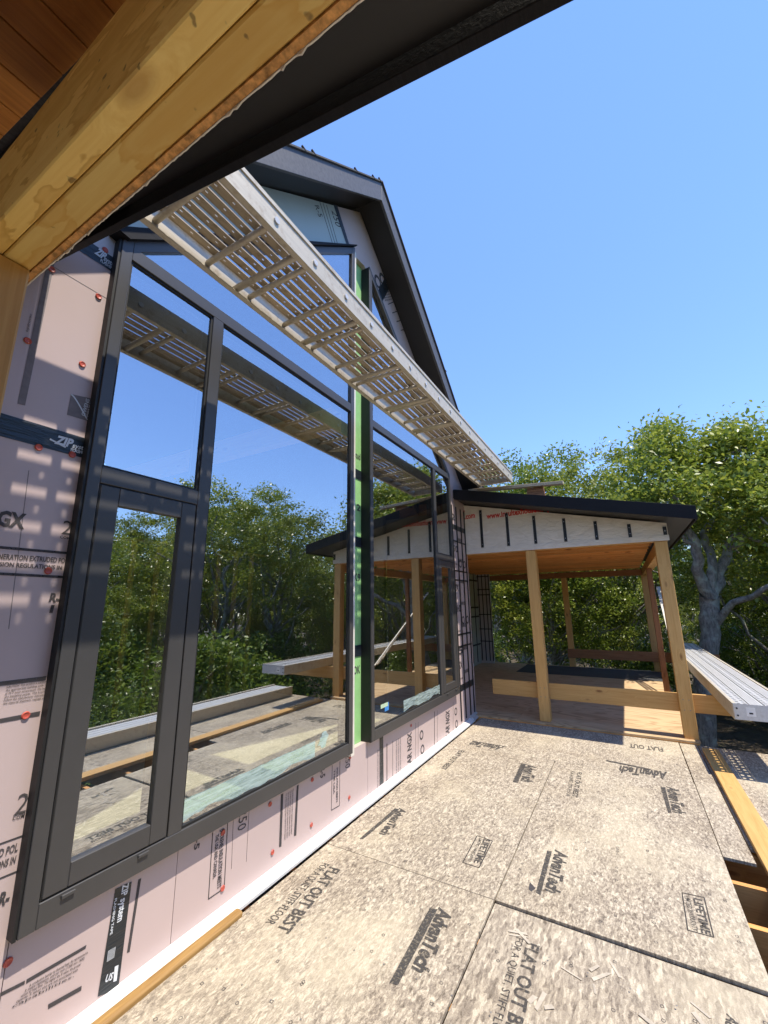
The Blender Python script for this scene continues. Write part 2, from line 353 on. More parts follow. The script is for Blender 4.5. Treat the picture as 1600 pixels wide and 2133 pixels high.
# ================================================================== deck of subfloor sheets
deck = empty('deck_floor', (2.05, 3, 0), None, None); tag(deck, kind='structure')
T = .02
def sheet(x0, x1, y0, y1, z=0.0, poly=None):
    p = poly or [(x0, y0), (x1, y0), (x1, y1), (x0, y1)]
    return MB().prism(p, 2, z-T, z).build('floor_panel', 'deck', deck, bevel=.0015)
SX, EX, S1, S2, YE = 1.325, 2.548, 2.752, 5.187, 6.50
sheets = {'left_far': sheet(.118, SX-.005, S1, S2-.003), 'left_near': sheet(.118, SX-.005, .31, S1-.003, -.001), 'left_back': sheet(.118, SX-.003, -2.1, .305),
          'mid_far': sheet(SX+.003, EX, S1, S2-.004), 'far': sheet(.118, EX-.004, S2+.001, YE), 'mid_back': sheet(SX+.003, EX, -2.1, .28, -.012),
          'strip': sheet(EX+.006, 2.725, 3.90, YE, -.004), 'right_far': sheet(2.735, 4.1, 4.1, YE, -.006), 'right_near': sheet(2.93, 4.1, 1.6, 4.095, -.008), 'right_back': sheet(2.93, 4.1, -2.1, 1.595, -.004)}
nearp = [(SX+.001, .30), (EX+.02, .30), (EX+.02, S1-.014), (SX+.001, S1-.005)]
sheets['mid_near'] = sheet(0, 0, 0, 0, -.014, nearp); sheets['mid_near'].data.materials[0] = M['deckcoarse']
for k in range(22):
    y = -2.0+.4064*k
    box('joist', 'fir'+'x', deck, .03, 4.1, y-.019, y+.019, -.262, -.0435)
box('rim_joist', 'firy', deck, 4.101, 4.14, -2.1, YE, -.262, -.024)
for k, y in enumerate((-2.0, 2.2, 6.3)): box('deck_post', 'pinez', deck, 3.9, 4.04, y-.07, y+.07, -3.2, -.263)
# ---- prints on the sheets
def dk(x, y, z=0.0): return onZ(x, y, z)
UPZ = (0, 0, 1)
def dtext(sh, s, a, b, top, mat='inkdeck', bold=.02, z=0.0, shear=0):
    A, B, C = dk(*a, z), dk(*b, z), dk(*top, z); d = (B-A).normalized(); H = abs((C-A).dot(Vector(UPZ).cross(d)))
    return text(sheets[sh], s, A, B, H, UPZ, mat, bold, .0015, shear)
def dpoly(sh, pts, mat='inkdeck', z=0.0): return MB().quad([dk(*p, z)+Vector((0, 0, .0012)) for p in pts]).build('printed_bar', mat, sheets[sh])
def mirror_ok(pts):
    P = [dk(*p) for p in pts]; return pts if (P[1]-P[0]).cross(P[2]-P[1]).z > 0 else pts[::-1]
def brand(sh, a, b, c, bar, z=0.0):      # word start, word end, a point on the cap line; bar = four pixels
    dtext(sh, 'AdvanTech', a, b, (a[0]+(c[0]-a[0])*1.4, a[1]+(c[1]-a[1])*1.4), bold=.045, z=z, shear=.18); dpoly(sh, mirror_ok(bar), z=z)
brand('left_near', (916, 1890), (858, 2018), (938, 1893), [(895, 1892), (912, 1894), (829, 2053), (811, 2048)])
brand('left_far', (833, 1683), (790, 1737), (843, 1688), [(823, 1684), (832, 1686), (757, 1748), (748, 1748)])
brand('left_far', (1096, 1592), (1086, 1627), (1112, 1595), [(1086, 1590), (1096, 1592), (1079, 1631), (1068, 1629)])
brand('mid_far', (1158, 1770), (1136, 1855), (1177, 1775), [(1140, 1772), (1150, 1774), (1126, 1865), (1116, 1860)])
MB().quad([dk(*p)+Vector((0, 0, .0018)) for p in mirror_ok([(1104, 1838), (1116, 1851), (1107, 1858), (1101, 1852)])]).build('tape_scrap', 'ink', sheets['mid_far'])
brand('mid_far', (1389, 1638), (1402, 1692), (1408, 1645), [(1376, 1640), (1386, 1640), (1399, 1693), (1392, 1694)])
brand('far', (1390, 1609), (1292, 1596), (1382, 1598), [(1356, 1605), (1356, 1602), (1263, 1583), (1262, 1586)])
brand('far', (1050, 1556), (985, 1545), (1046, 1549), [(1054, 1556), (1054, 1555), (984, 1543), (984, 1545)])
dtext('left_near', 'FLAT OUT BEST', (688, 1806), (575, 1938), (713, 1808), bold=.03)
dtext('left_near', 'FOR A QUIET, STIFF FLOOR', (672, 1797), (552, 1922), (688, 1800), bold=.01)
dtext('mid_near', 'FLAT OUT BEST', (1098, 1962), (1040, 2190), (1127, 1962), bold=.03, z=-.014)
dtext('mid_near', 'FOR A QUIET, STIFF FLOOR', (1076, 1952), (1012, 2180), (1093, 1952), bold=.01, z=-.014)
dtext('mid_far', 'FLAT OUT BEST', (1203, 1608), (1192, 1660), (1213, 1608), bold=.03)
dtext('mid_far', 'FOR A QUIET, STIFF FLOOR', (1190, 1606), (1179, 1658), (1198, 1606), bold=.01)
dtext('left_far', 'FLAT OUT BEST', (958, 1563), (917, 1602), (970, 1563), bold=.03)
dtext('far', 'FLAT OUT', (1380, 1558), (1310, 1549), (1379, 1550), bold=.03)
dtext('mid_near', 'AdvanTech', (1515, 2112), (1500, 2200), (1545, 2112), bold=.035, z=-.014, shear=.18)
def life(sh, fr, a, b, c, a2, b2, c2):
    mb = MB()
    P = [dk(*p)+Vector((0, 0, .0012)) for p in fr]
    for i in range(4): mb.bar(P[i], P[(i+1) % 4], .006, .0012)
    mb.build('printed_bar', 'inkdeck', sheets[sh]); dtext(sh, 'LIFETIME', a, b, c, bold=.035); dtext(sh, 'LIMITED WARRANTY', a2, b2, c2, bold=.01)
life('left_far', [(1026, 1752), (998, 1808), (964, 1797), (994, 1741)], (1008, 1748), (987, 1797), (1022, 1751), (999, 1746), (974, 1795), (1005, 1748))
life('mid_far', [(1467, 1870), (1487, 1953), (1433, 1938), (1421, 1860)], (1444, 1870), (1462, 1944), (1462, 1873), (1426, 1866), (1443, 1938), (1437, 1868))
def marks(sh, x0, x1, y0, y1, nn, z):
    mb = MB()
    for k in range(nn):
        x, y = random.uniform(x0, x1), random.uniform(y0, y1)
        if random.random() < .6: x = x0+(x1-x0)*random.choice((.02, .34, .5, .66, .98)); 
        r = .0085
        if random.random() < .6: mb.ring((x, y, z+.001), (1, 0, 0), (0, 1, 0), r*.72, r, 10)
        else:
            t = random.random(); mb.ring((x, y, z+.001), (math.cos(t), math.sin(t), 0), (-math.sin(t), math.cos(t), 0), r*.8, r*1.25, 4)
    o = mb.build('printed_marks', 'ink', sheets[sh]); tag(o, kind='stuff')
marks('left_near', .13, 1.28, .4, 2.7, 75, -.001); marks('left_far', .13, 1.28, 2.8, 5.1, 70, 0); marks('mid_far', 1.37, 2.5, 2.8, 5.1, 70, 0); marks('mid_near', 1.37, 2.5, .4, 2.66, 50, -.014); marks('far', .2, 2.5, 5.3, 6.4, 30, 0)
# loose pale strands stuck to the nearest sheet and nail heads
mb = MB()
for k in range(70):
    x, y = random.uniform(1.36, 2.5), random.uniform(.9, 2.62); a = random.uniform(0, 3.14); L = random.uniform(.02, .055); w = random.uniform(.004, .013)
    d = Vector((math.cos(a), math.sin(a), 0)); e = Vector((-d.y, d.x, 0)); c = Vector((x, y, -.0120+.00004*k))
    mb.quad([c-d*L-e*w, c+d*L-e*w*random.uniform(.3, 1), c+d*L*random.uniform(.7, 1)+e*w, c-d*L*random.uniform(.8, 1)+e*w*random.uniform(.4, 1)])
tag(mb.build('wood_strands', 'strand', sheets['mid_near']), kind='stuff')
mb = MB()
for k in range(12):
    y = -2.0+.4064*k
    for j in range(14):
        x = .13+j*.17
        if .3 < y < 6.5: mb.ring((x, y+random.uniform(-.01, .01), .0012), (1, 0, 0), (0, 1, 0), 0.0005, .004, 7)
tag(mb.build('screw_heads', 'nail', deck), kind='stuff')

# ================================================================== house
H = empty('gable_house', (0, 3.35, 0), 'house gable wall in pink foam board with two tall black-framed windows', 'house')
YC = 3.33; FX = .06                        # gable centre line, front of the window frames
W1 = (.92, 3.16); W2 = (3.465, 5.81); SILL = .462; HEAD = 3.617
W1T = 5.52; YW0, YW1 = -3.0, 6.60
def sof(y): return 6.22-.80*abs(y-3.35)          # where the soffit meets the wall
def sheath(name, mat, poly, x0, x1, parent=None): return MB().prism(poly, 0, x0, x1).build(name, mat, parent or H)
def head1(y): return HEAD+(W1T-HEAD)*(y-W1[0])/(W1[1]-W1[0])
def head2(y): return HEAD+(W1T-HEAD)*(W2[1]-y)/(W2[1]-W2[0])
for nm, mt, x0, x1 in (('wall_sheathing', 'zip', -.075, -.052),):
    sheath(nm, mt, [(YW0, -.4), (YW1, -.4), (YW1, SILL), (YW0, SILL)], x0, x1)
    sheath(nm, mt, [(YW0, SILL), (W1[0], SILL), (W1[0], HEAD), (W1[0], sof(W1[0])), (YW0, sof(0)-.5)], x0, x1)
    sheath(nm, mt, [(W1[1], SILL), (W2[0], SILL), (W2[0], sof(W2[0])), (3.35, sof(3.35)), (W1[1], sof(W1[1]))], x0, x1)
    sheath(nm, mt, [(W2[1], SILL), (YW1, SILL), (YW1, sof(YW1)), (W2[1], sof(W2[1]))], x0, x1)
    sheath(nm, mt, [(W1[0], HEAD), (W1[1], W1T), (W1[1], sof(W1[1])), (W1[0], sof(W1[0]))], x0, x1)
    sheath(nm, mt, [(W2[0], W1T), (W2[1], HEAD), (W2[1], sof(W2[1])), (W2[0], sof(W2[0]))], x0, x1)
# ---- foam boards
fb = {}
def foam(key, poly, mat='foam'):
    fb[key] = sheath('foam_board', mat, poly, -.05, 0); return fb[key]
G = .0015
foam('nl', [(-3, .022), (W1[0]-G, .022), (W1[0]-G, 2.40), (-3, 2.40)])
foam('nm', [(-3, 2.403), (W1[0]-G, 2.403), (W1[0]-G, 3.47), (-3, 3.47)])
foam('nt', [(-3, 3.473), (W1[0]-G, 3.473), (W1[0]-G, sof(W1[0])-.01), (.0, sof(0)-.01), (-.3, sof(-.3)), (-3, 3.48)], 'foamw')
ys = [W1[0]+G, 1.62, 3.49, 5.92]
for k, (a, b) in enumerate(zip(ys, ys[1:])): foam('b%d' % k, [(a, .022), (b-.003, .022), (b-.003, SILL-G), (a, SILL-G)])
foam('bf', [(5.92, .022), (YW1, .022), (YW1, SILL-G), (5.92, SILL-G)])
foam('fs', [(W2[1]+G, SILL+G), (YW1, SILL+G), (YW1, 3.30), (W2[1]+G, 3.46)])
foam('ft', [(W2[1]+G, 3.463), (YW1, 3.303), (YW1, sof(YW1)-.01), (W2[1]+G, sof(W2[1])-.01)])
foam('tn', [(W1[0], HEAD+.004), (W1[1]-.04, head1(W1[1]-.04)+.004), (2.86, sof(2.86)-.01), (W1[0], sof(W1[0])-.01)], 'foamg')
foam('tm', [(W1[1]-.035, head1(W1[1]-.035)+.004), (W1[1]+.02, W1T-.02), (W2[0]-.02, W1T+.02), (3.72, head2(3.72)+.004), (3.95, sof(3.95)-.01), (3.35, sof(3.35)-.01), (2.865, sof(2.865)-.01)])
foam('tf', [(3.725, head2(3.725)+.004), (W2[1], HEAD+.004), (W2[1], sof(W2[1])-.01), (3.955, sof(3.955)-.01)])
# ---- flashing tapes
def wtape(pts, lift=.002, mat='tape'):
    P = [onX(*p) if len(p) == 2 else Vector(p) for p in pts]
    if (P[1]-P[0]).cross(P[2]-P[1]).x < 0: P = P[::-1]
    return MB().add([p+Vector((lift, 0, 0)) for p in P], [tuple(range(len(P)))]).build('flashing_tape', mat, H)
t1 = wtape([(0, -3, 2.378), (0, W1[0], 2.378), (0, W1[0], 2.478), (0, -3, 2.478)])
t2 = wtape([(0, -3, 3.432), (0, W1[0], 3.432), (0, W1[0], 3.52), (0, -3, 3.52)])
t3 = wtape([(203, 2076), (246, 2060), (274, 1836), (240, 1852)])
t4 = wtape([(0, 3.70, .03), (0, 3.77, .03), (0, 3.77, SILL), (0, 3.70, SILL)])
t5 = wtape([(0, W2[1], .44), (0, YW1, .44), (0, YW1, .53), (0, W2[1], .53)])
t6 = wtape([(0, 2.83, sof(2.83)), (0, 2.90, sof(2.9)), (0, 3.165, W1T+.0), (0, 3.09, W1T-.02)])
t7 = wtape([(0, 3.70, head2(3.7)+.0), (0, 3.80, head2(3.8)), (0, 4.04, sof(4.04)), (0, 3.93, sof(3.93))], .003)
t8 = wtape([(0, W2[1]+.01, 2.80), (0, YW1, 2.80), (0, YW1, 2.88), (0, W2[1]+.01, 2.88)])
XN = (1, 0, 0)
def wtext(par, s, a, b, top, mat='ink', bold=.02, X=0.0, lift=.0022, shear=0):
    A, B, C = onX(*a, X), onX(*b, X), onX(*top, X); d = (B-A).normalized(); Hh = abs((C-A).dot(Vector(XN).cross(d)))
    return text(par, s, A, B, Hh, XN, mat, bold, lift, shear)
def wpoly(par, pts, mat='ink', lift=.0014, name='printed_bar'):
    P = [onX(*p)+Vector((lift, 0, 0)) for p in pts]
    if (P[1]-P[0]).cross(P[2]-P[1]).x < 0: P = P[::-1]
    return MB().quad(P).build(name, mat, par)
def wline(par, a, b, w=.006, mat='ink'): return MB().bar(onX(*a)+Vector((.001, 0, 0)), onX(*b)+Vector((.001, 0, 0)), .001, w, up=(0, 1, 0) if abs((onX(*b)-onX(*a)).z) > abs((onX(*b)-onX(*a)).y) else (0, 0, 1)).build('printed_line', mat, par)
nl, nm = fb['nl'], fb['nm']
wtext(nl, 'NGX', (-40, 1089), (50, 1101), (-40, 1056), bold=.045)
wtext(nl, '2', (127, 1112), (147, 1115), (127, 1081), bold=.0)
wtext(nl, 'COM', (124, 1121), (145, 1124), (124, 1115), bold=.02)
wline(nl, (-60, 1135), (150, 1153), .011); wline(nl, (-60, 1192), (140, 1202.5), .011)
wtext(nl, 'NEXT GENERATION EXTRUDED POL', (-60, 1161), (140, 1173), (-60, 1149), bold=.025)
wtext(nl, 'EMISSION REGULATIONS IN', (-30, 1178), (128, 1187), (-30, 1168), bold=.025)
wtext(nl, 'R-', (101, 1253), (122, 1255), (101, 1234), bold=.04); wtext(nl, '1', (102, 1276), (109, 1276.5), (102, 1259))
wpoly(nl, [(-10, 1421), (97, 1408), (95, 1417), (-10, 1430)], 'ink'); wpoly(nl, [(-10, 1499), (84, 1481), (82, 1491), (-10, 1508)], 'ink')
for k, s in enumerate(('CAUTION: This product is combustible', 'the appropriate building code shall', 'at 75°F mean temperature. The higher', 'the insulating power. This board to', 'Follow the manufacturer instructions', 'the material shipment, request data')):
    y = 1433+k*6.9; wtext(nl, s, (13-k*1.4, y), (104-k*1.4, y-13), (13-k*1.4, y-4.4), bold=.012)
wtext(nl, '2', (27, 1699), (52, 1693), (27, 1655), bold=0.0); wtext(nl, 'COM', (25, 1709), (50, 1702), (25, 1700), bold=.02)
wline(nl, (-5, 1760), (52, 1739), .006); wline(nl, (-5, 1832), (40, 1813), .006)
wtext(nl, 'EXTRUDED POL', (-70, 1812), (36, 1772), (-70, 1794), bold=.025); wtext(nl, 'REGULATIONS IN', (-70, 1836), (31, 1797), (-70, 1820), bold=.025)
wtext(nl, 'R-', (-6, 1890), (17, 1881), (-6, 1862), bold=.04)
wpoly(nm, [(98, 545), (116, 536), (52, 845), (36, 841)], 'inkgrey')
wpoly(nm, [(147.6, 820.9), (190, 830), (185, 878), (139.4, 864)], 'inkgrey')
wtext(nm, 'OWENS', (176, 868), (186, 833), (168, 866), 'whiteink', .02, lift=.003); wtext(nm, 'CORNING', (184, 876), (195, 836), (177, 874), 'whiteink', .02, lift=.003)
mb = MB(); pts = [onX(148+ (173-148)*t+ 7*t*t, 822+(872-822)*(t**1.5))+Vector((.002, 0, 0)) for t in [i/10 for i in range(11)]]
for a, b in zip(pts, pts[1:]): mb.bar(a, b, .001, .006, up=(0, 1, 0))
mb.build('printed_line', 'whiteink', nm)
wtext(nm, 'hydrovac', (58, 692), (66, 655), (53, 690), 'inkgrey', .02)
for a, b in (((112, 556), (300, 668)), ((60, 980), (18, 1310))): MB().bar(onX(*a)+Vector((.0005, 0, 0)), onX(*b)+Vector((.0005, 0, 0)), .001, .0025).build('score_line', 'inkgrey', nl)
wtext(t1, 'ZIP', (112, 923), (148, 932), (112, 905), 'whiteink', .05, lift=.004, shear=.25); wtext(t1, 'system', (149, 932), (190, 942), (149, 922), 'whiteink', .02, lift=.004, shear=.2)
wtext(t1, 'FLASHING TAPE', (146, 940), (205, 954), (146, 933), 'whiteink', .02, lift=.004)
MB().bar(onX(103, 915)+Vector((.0045, 0, 0)), onX(136, 932)+Vector((.0045, 0, 0)), .001, .008).build('printed_line', 'whiteink', t1)
wtext(t2, 'ZIP', (196, 527), (215, 541), (199, 512), 'whiteink', .05, lift=.004, shear=.25); wtext(t2, 'system', (215, 542), (243, 562), (217, 532), 'whiteink', .02, lift=.004)
wtext(t2, 'FLASHING TAPE', (208, 545), (255, 578), (209, 539), 'whiteink', .02, lift=.004)
# vertical tape: print reads downwards
wtext(t3, 'ZIP system', (255, 1843), (243, 1922), (268, 1838), 'whiteink', .03, lift=.004); wtext(t3, 'FLASHING TAPE', (238, 1872), (228, 1948), (243, 1870), 'whiteink', .02, lift=.004)
wpoly(t3, [(238, 2013), (246, 2009), (242, 2042), (235, 2045)], 'whiteink', .004)
mb = MB()
for k in range(7): a = onX(225+k*2.4, 1980-k*1.4)+Vector((.004, 0, 0)); b = onX(222+k*2.3, 2003-k*1.4)+Vector((.004, 0, 0)); mb.bar(a, b, .001, .0018, up=(0, 1, 0))
mb.build('printed_line', 'whiteink', t3)
wtext(t3, 'US', (217, 2046), (232, 2040), (217, 2031), 'whiteink', .03, lift=.004)
b0, b1, b2 = fb['b0'], fb['b1'], fb['b2']
# left lower board: bars and small print (the drawn figure on the board is left out)
wpoly(b0, [(55, 2040), (180, 1968), (178, 1976), (54, 2049)]); wpoly(nl, [(0, 2068), (52, 2042), (51, 2050), (0, 2076)])
for k in range(5):
    wtext(b0, ('A conductive barrier to thermal heat. As represented in', 'R means resistance, and per inch (1.000 mm 1400)', 'values to heat flow. The higher the R value, the greater', 'capacity. R values also are not associated with', 'capabilities.')[k], (60-k*9, 2056+k*11), (182-k*7, 1986+k*12), (60-k*9, 2050+k*11), bold=.01)
wpoly(b0, [(100, 2092), (170, 2053), (169, 2063), (100, 2102)])
wpoly(b1, [(288, 1832), (294, 1829), (270, 1983), (264, 1985)]);
wtext(b1, '-5', (407, 1748), (403, 1772), (418, 1745), bold=.02)
for a, b in (((443, 1734), (434, 1873)), ((434, 1873), (467, 1850)), ((474, 1715), (467, 1850))): wline(b1, a, b, .005)
wtext(b1, '(STYRENE) INSULATION MEETS', (459, 1728), (452, 1852), (467, 1725), bold=.03); wtext(b1, 'THE USA AND CANADA.', (449, 1740), (443, 1832), (456, 1737), bold=.03)
wtext(b1, '250', (499, 1690), (494, 1733), (517, 1684), bold=0.0)
for a, b in (((486, 1705), (482, 1810)), ((519, 1680), (513, 1795))): wline(b1, a, b, .0015)
wpoly(b1, [(585, 1655), (590, 1652), (586, 1763), (581, 1765)]); wpoly(b1, [(618, 1637), (622, 1634), (617, 1740), (612, 1742)])
for k in range(4): wtext(b1, 'This product meets the property requirements of the standard', (595+k*4.6, 1653-k*3), (592+k*4.5, 1750-k*4), (598+k*4.6, 1652-k*3), bold=.01)
wtext(b1, 'R-5', (668, 1600), (667, 1622), (678, 1594), bold=.02)
for a, b in (((692, 1594), (690, 1688)), ((690, 1688), (707, 1678)), ((708, 1586), (707, 1678))): wline(b1, a, b, .005)
wtext(b1, 'INSULATION MEETS', (701, 1600), (700, 1672), (704, 1598), bold=.03); wtext(b1, 'THE USA', (695, 1604), (694, 1655), (698, 1602), bold=.03)
wtext(b1, '250', (720, 1573), (719, 1602), (730, 1568), 'ink', 0.0)
b2 = fb['b2']
for a, b in (((806, 1549), (806, 1632)), ((818, 1543), (818, 1625)), ((866, 1506), (866, 1586)), ((871, 1504), (871, 1583)), ((905, 1482), (905, 1558)), ((911, 1480), (911, 1553)), ((944, 1462), (944, 1530))): wline(b2, a, b, .012 if a[0] in (806, 905) else .004)
wtext(b2, 'FOAMULAR NGX', (857, 1655), (857, 1524), (848, 1662), bold=.03); wtext(b2, 'FOAMULAR NGX', (936, 1575), (936, 1479), (928, 1582), bold=.03)
for x, y in ((878, 1531), (880, 1561), (949.5, 1482), (951, 1508)):
    c = onX(x, y)+Vector((.0015, 0, 0)); MB().ring(c, (0, 1, 0), (0, 0, 1), .032, .05, 22).build('printed_mark', 'ink', b2)
for x in (786, 790, 825, 829, 833): wtext(b2, 'thermal insulation board closed cell extruded', (x, 1562-(x-786)*.55), (x, 1650-(x-786)*.62), (x+2.5, 1561-(x-786)*.55), 'inkgrey', .01)
# upper boards
wtext(fb['tn'], '250', (690, 438), (699, 470), (702, 440), bold=0)
mb = MB()
for dx in (0, 7, 14): mb.bar(onX(666+dx, 420+dx*.5)+Vector((.001, 0, 0)), onX(693+dx*.75, 508+dx*.1)+Vector((.001, 0, 0)), .001, .008, up=(0, 1, 0))
mb.build('printed_line', 'ink', fb['tn'])
wtext(fb['tn'], 'R-5', (655, 428), (664, 452), (663, 426), bold=0)
for x, y in ((787, 587), (797, 583)): MB().ring(onX(x, y)+Vector((.0015, 0, 0)), (0, .8, -.6), (0, .6, .8), .05, .085, 20).build('printed_mark', 'ink', fb['tf'])
for k in range(5): wtext(fb['tf'], 'extruded polystyrene', (798+k*1.0, 607+k*5), (812+k*1.2, 602+k*5.5), (798+k, 603+k*5), bold=.02)
for k in range(4): wline(fb['tf'], (808+k*9, 634+k*18), (822+k*9, 628+k*19), .012)
# straps and stray lines on the far corner board
for y in (5.965, 6.165, 6.375, 6.55): box('strap', 'strap', H, .001, .012, y-.014, y+.014, .06, 3.18)
for z in (2.02, 2.16, 1.05, 1.22, 2.62): MB().box(.0015, .004, W2[1]+.01, YW1, z-.012, z+.012).build('strap', 'strap', H)
fs = fb['fs']
for k, (z, s) in enumerate(((2.95, '12'), (2.45, '250'), (1.86, 'NGX'), (1.55, 'R-10'), (.75, 'NGX'), (.95, '15'))):
    text(fs, s, (0, 5.84, z), (0, 6.12+.05*(k % 2), z), .1, XN, 'ink', .03)
for k in range(7): text(fs, 'FOAM BOARD', (0, 6.19, .66+.33*k), (0, 6.36, .66+.33*k), .05, XN, 'ink', .03); text(fs, 'EXTRUDED POLYSTYRENE', (0, 5.84, .60+.33*k), (0, 6.12, .60+.33*k), .022, XN, 'ink', .02)
for z in (1.42, 2.28):
    for y in (5.88, 6.26, 6.46): MB().ring((.002, y, z), (0, 1, 0), (0, 0, 1), .04, .062, 18).build('printed_mark', 'ink', fs)
# ---- red washers
wm = MB(); nW = 16
wm.v = [(.004, .0125*math.cos(2*math.pi*k/nW), .0125*math.sin(2*math.pi*k/nW)) for k in range(nW)]+[(0, .0155*math.cos(2*math.pi*k/nW), .0155*math.sin(2*math.pi*k/nW)) for k in range(nW)]+[(.0015, .005*math.cos(2*math.pi*k/nW), .005*math.sin(2*math.pi*k/nW)) for k in range(nW)]
wm.f = [(nW+k, nW+(k+1) % nW, (k+1) % nW, k) for k in range(nW)]+[(k, (k+1) % nW, 2*nW+(k+1) % nW, 2*nW+k) for k in range(nW)]+[tuple(2*nW+k for k in range(nW))]
wmesh = wm.mesh('fastener_washer', (0, 0, 0)); wmesh.materials.append(M['red_washer'])
for p in ((107, 561), (205, 618), (57, 710), (171, 759), (80, 932), (150, 947), (100, 1189), (53, 1490), (16, 2004), (219, 521), (464, 1734), (463, 1850), (562, 1675), (567, 1775), (650, 1624), (648, 1718), (729, 1577), (727, 1661), (856, 1511)):
    P = onX(*p); link('fastener_washer', wmesh, None, H, P+Vector((.0035, 0, 0)))
# ---- white strip and ledger at the foot of the wall
MB().prism([(-.02, .021), (.002, .021), (.082, .004), (.082, -.012), (-.02, -.012)], 1, YW0, 6.33).build('base_flashing', 'white', H)
MB().prism([(-.02, .05), (.004, .05), (.075, .012), (.075, -.004), (-.02, -.004)], 1, 6.335, 6.62).build('base_flashing', 'aluclean', H)
box('foundation', 'gyp', H, -8, -.03, YW0, YW1, -3.4, -.05)
# ---- windows
def rot_box(mb, y0, z0, y1, z1, w, x0, x1):       # slanted bar in the wall plane, w measured downwards
    return mb.prism([(y0, z0-w), (y1, z1-w), (y1, z1), (y0, z0)], 0, x0, x1)
def make_window(W, flip):
    wn_ = empty('window', (0, (W[0]+W[1])/2, SILL), None, None); wn_.parent = H; wn_.location = wn_.location-H.location
    a, b = W
    def Y(t): return a+t if not flip else b-t          # t from the low (outer) jamb
    Wd = b-a; J = .056; x0, x1 = -.06, FX; ml, mr = .588, .664
    def part(name, mat, fn, bevel=.0025):
        mb = MB(); fn(mb); return mb.build(name, mat, wn_, bevel)
    hw = (W1T-HEAD)/Wd
    fr = part('jamb', 'frame', lambda m: m.prism([(Y(0), SILL), (Y(J), SILL), (Y(J), HEAD+hw*J-.06), (Y(J), HEAD+hw*J), (Y(0), HEAD)], 0, x0, x1))
    part('jamb', 'frame', lambda m: m.prism([(Y(Wd-J), SILL), (Y(Wd), SILL), (Y(Wd), W1T), (Y(Wd-J), W1T-hw*J)], 0, x0, x1))
    part('bottom_rail', 'frame', lambda m: m.box(x0, x1, Y(J), Y(Wd-J), SILL, SILL+.088))
    part('head', 'frame', lambda m: m.prism([(Y(J), HEAD+hw*J-.085), (Y(Wd-J), W1T-hw*J-.085), (Y(Wd-J), W1T-hw*J), (Y(J), HEAD+hw*J)], 0, x0, x1-.0015))
    part('transom', 'frame', lambda m: m.box(x0, x1-.002, Y(J), Y(Wd-J), 3.535, 3.617))
    part('mullion', 'frame', lambda m: m.box(x0, x1-.001, Y(ml), Y(mr), SILL+.088, 3.535))
    part('crossbar', 'frame', lambda m: m.box(x0, x1-.002, Y(J), Y(ml), 2.262, 2.345))
    # opening sash
    s0, s1, z0, z1 = J+.008, ml-.008, SILL+.096, 2.254
    sx0, sx1 = -.045, FX-.001; sw = .088
    sash = part('sash', 'frame', lambda m: (m.box(sx0, sx1, Y(s0), Y(s0+sw), z0, z1), m.box(sx0, sx1, Y(s1-sw), Y(s1), z0, z1), m.box(sx0, sx1, Y(s0+sw), Y(s1-sw), z0, z0+sw), m.box(sx0, sx1, Y(s0+sw), Y(s1-sw), z1-sw, z1)), .003)
    gk = MB()
    for (u0, u1, v0, v1) in ((s0-.004, s0, z0-.004, z1+.004), (s1, s1+.004, z0-.004, z1+.004), (s0, s1, z0-.004, z0), (s0, s1, z1, z1+.004)): gk.box(.0, FX-.006, Y(u0), Y(u1), v0, v1)
    gk.build('gasket', 'gasket', sash)
    ib = MB(); i0, i1, k0, k1 = s0+sw-.014, s1-sw+.014, z0+sw-.014, z1-sw+.014
    for (u0, u1, v0, v1) in ((i0, i0+.012, k0, k1), (i1-.012, i1, k0, k1), (i0, i1, k0, k0+.012), (i0, i1, k1-.012, k1)): ib.box(-.01, FX-.010, Y(u0), Y(u1), v0, v1)
    ib.build('glazing_bead', 'gasket', sash)
    for t in (.13, .44): MB().box(FX-.001, FX+.010, Y(t), Y(t+.05), SILL+.066, SILL+.080).build('drain_cover', 'frame', wn_, .002)
    # beads round the fixed panes
    bd = MB()
    def bead(u0, u1, v0, v1, w=.012):
        for q in ((u0, u0+w, v0, v1), (u1-w, u1, v0, v1), (u0+w, u1-w, v0, v0+w), (u0+w, u1-w, v1-w, v1)): bd.box(-.02, FX-.012, Y(q[0]), Y(q[1]), q[2], q[3])
    bead(J, ml, 2.345, 3.535); bead(mr, Wd-J, SILL+.088, 3.535)
    bd.build('glazing_bead', 'gasket', wn_)
    # panes: two sheets each
    def pane(poly):
        for x in (FX-.022, FX-.046):
            P = [(x, Y(u), v) for u, v in poly]
            if (Vector(P[1])-Vector(P[0])).cross(Vector(P[2])-Vector(P[1])).x < 0: P = P[::-1]
            MB().quad(P).build('glass_pane', 'glass' if x > FX-.03 else 'glassin', wn_)
    pane([(s0+sw-.005, z0+sw-.005), (s1-sw+.005, z0+sw-.005), (s1-sw+.005, z1-sw+.005), (s0+sw-.005, z1-sw+.005)])
    pane([(J-.005, 2.34), (ml+.005, 2.34), (ml+.005, 3.54), (J-.005, 3.54)])
    pane([(mr-.005, SILL+.083), (Wd-J+.005, SILL+.083), (Wd-J+.005, 3.54), (mr-.005, 3.54)])
    pane([(J-.005, 3.612), (Wd-J+.005, 3.612), (Wd-J+.005, W1T-hw*J-.08), (J-.005, HEAD+hw*J-.08)])
    # protective film left along the foot of the big pane
    rnd = random.Random(3 if flip else 5); fl = MB()
    u0, u1 = mr+.002, (Wd-J-.42 if not flip else Wd-J-.62); nseg = 26; base = SILL+.10; top = []
    for k in range(nseg+1):
        u = u0+(u1-u0)*k/nseg; lo = base+.025*max(0, math.sin(k*.37))+.012*rnd.random(); hi = base+.115+.006*rnd.random(); top.append((u, lo, hi))
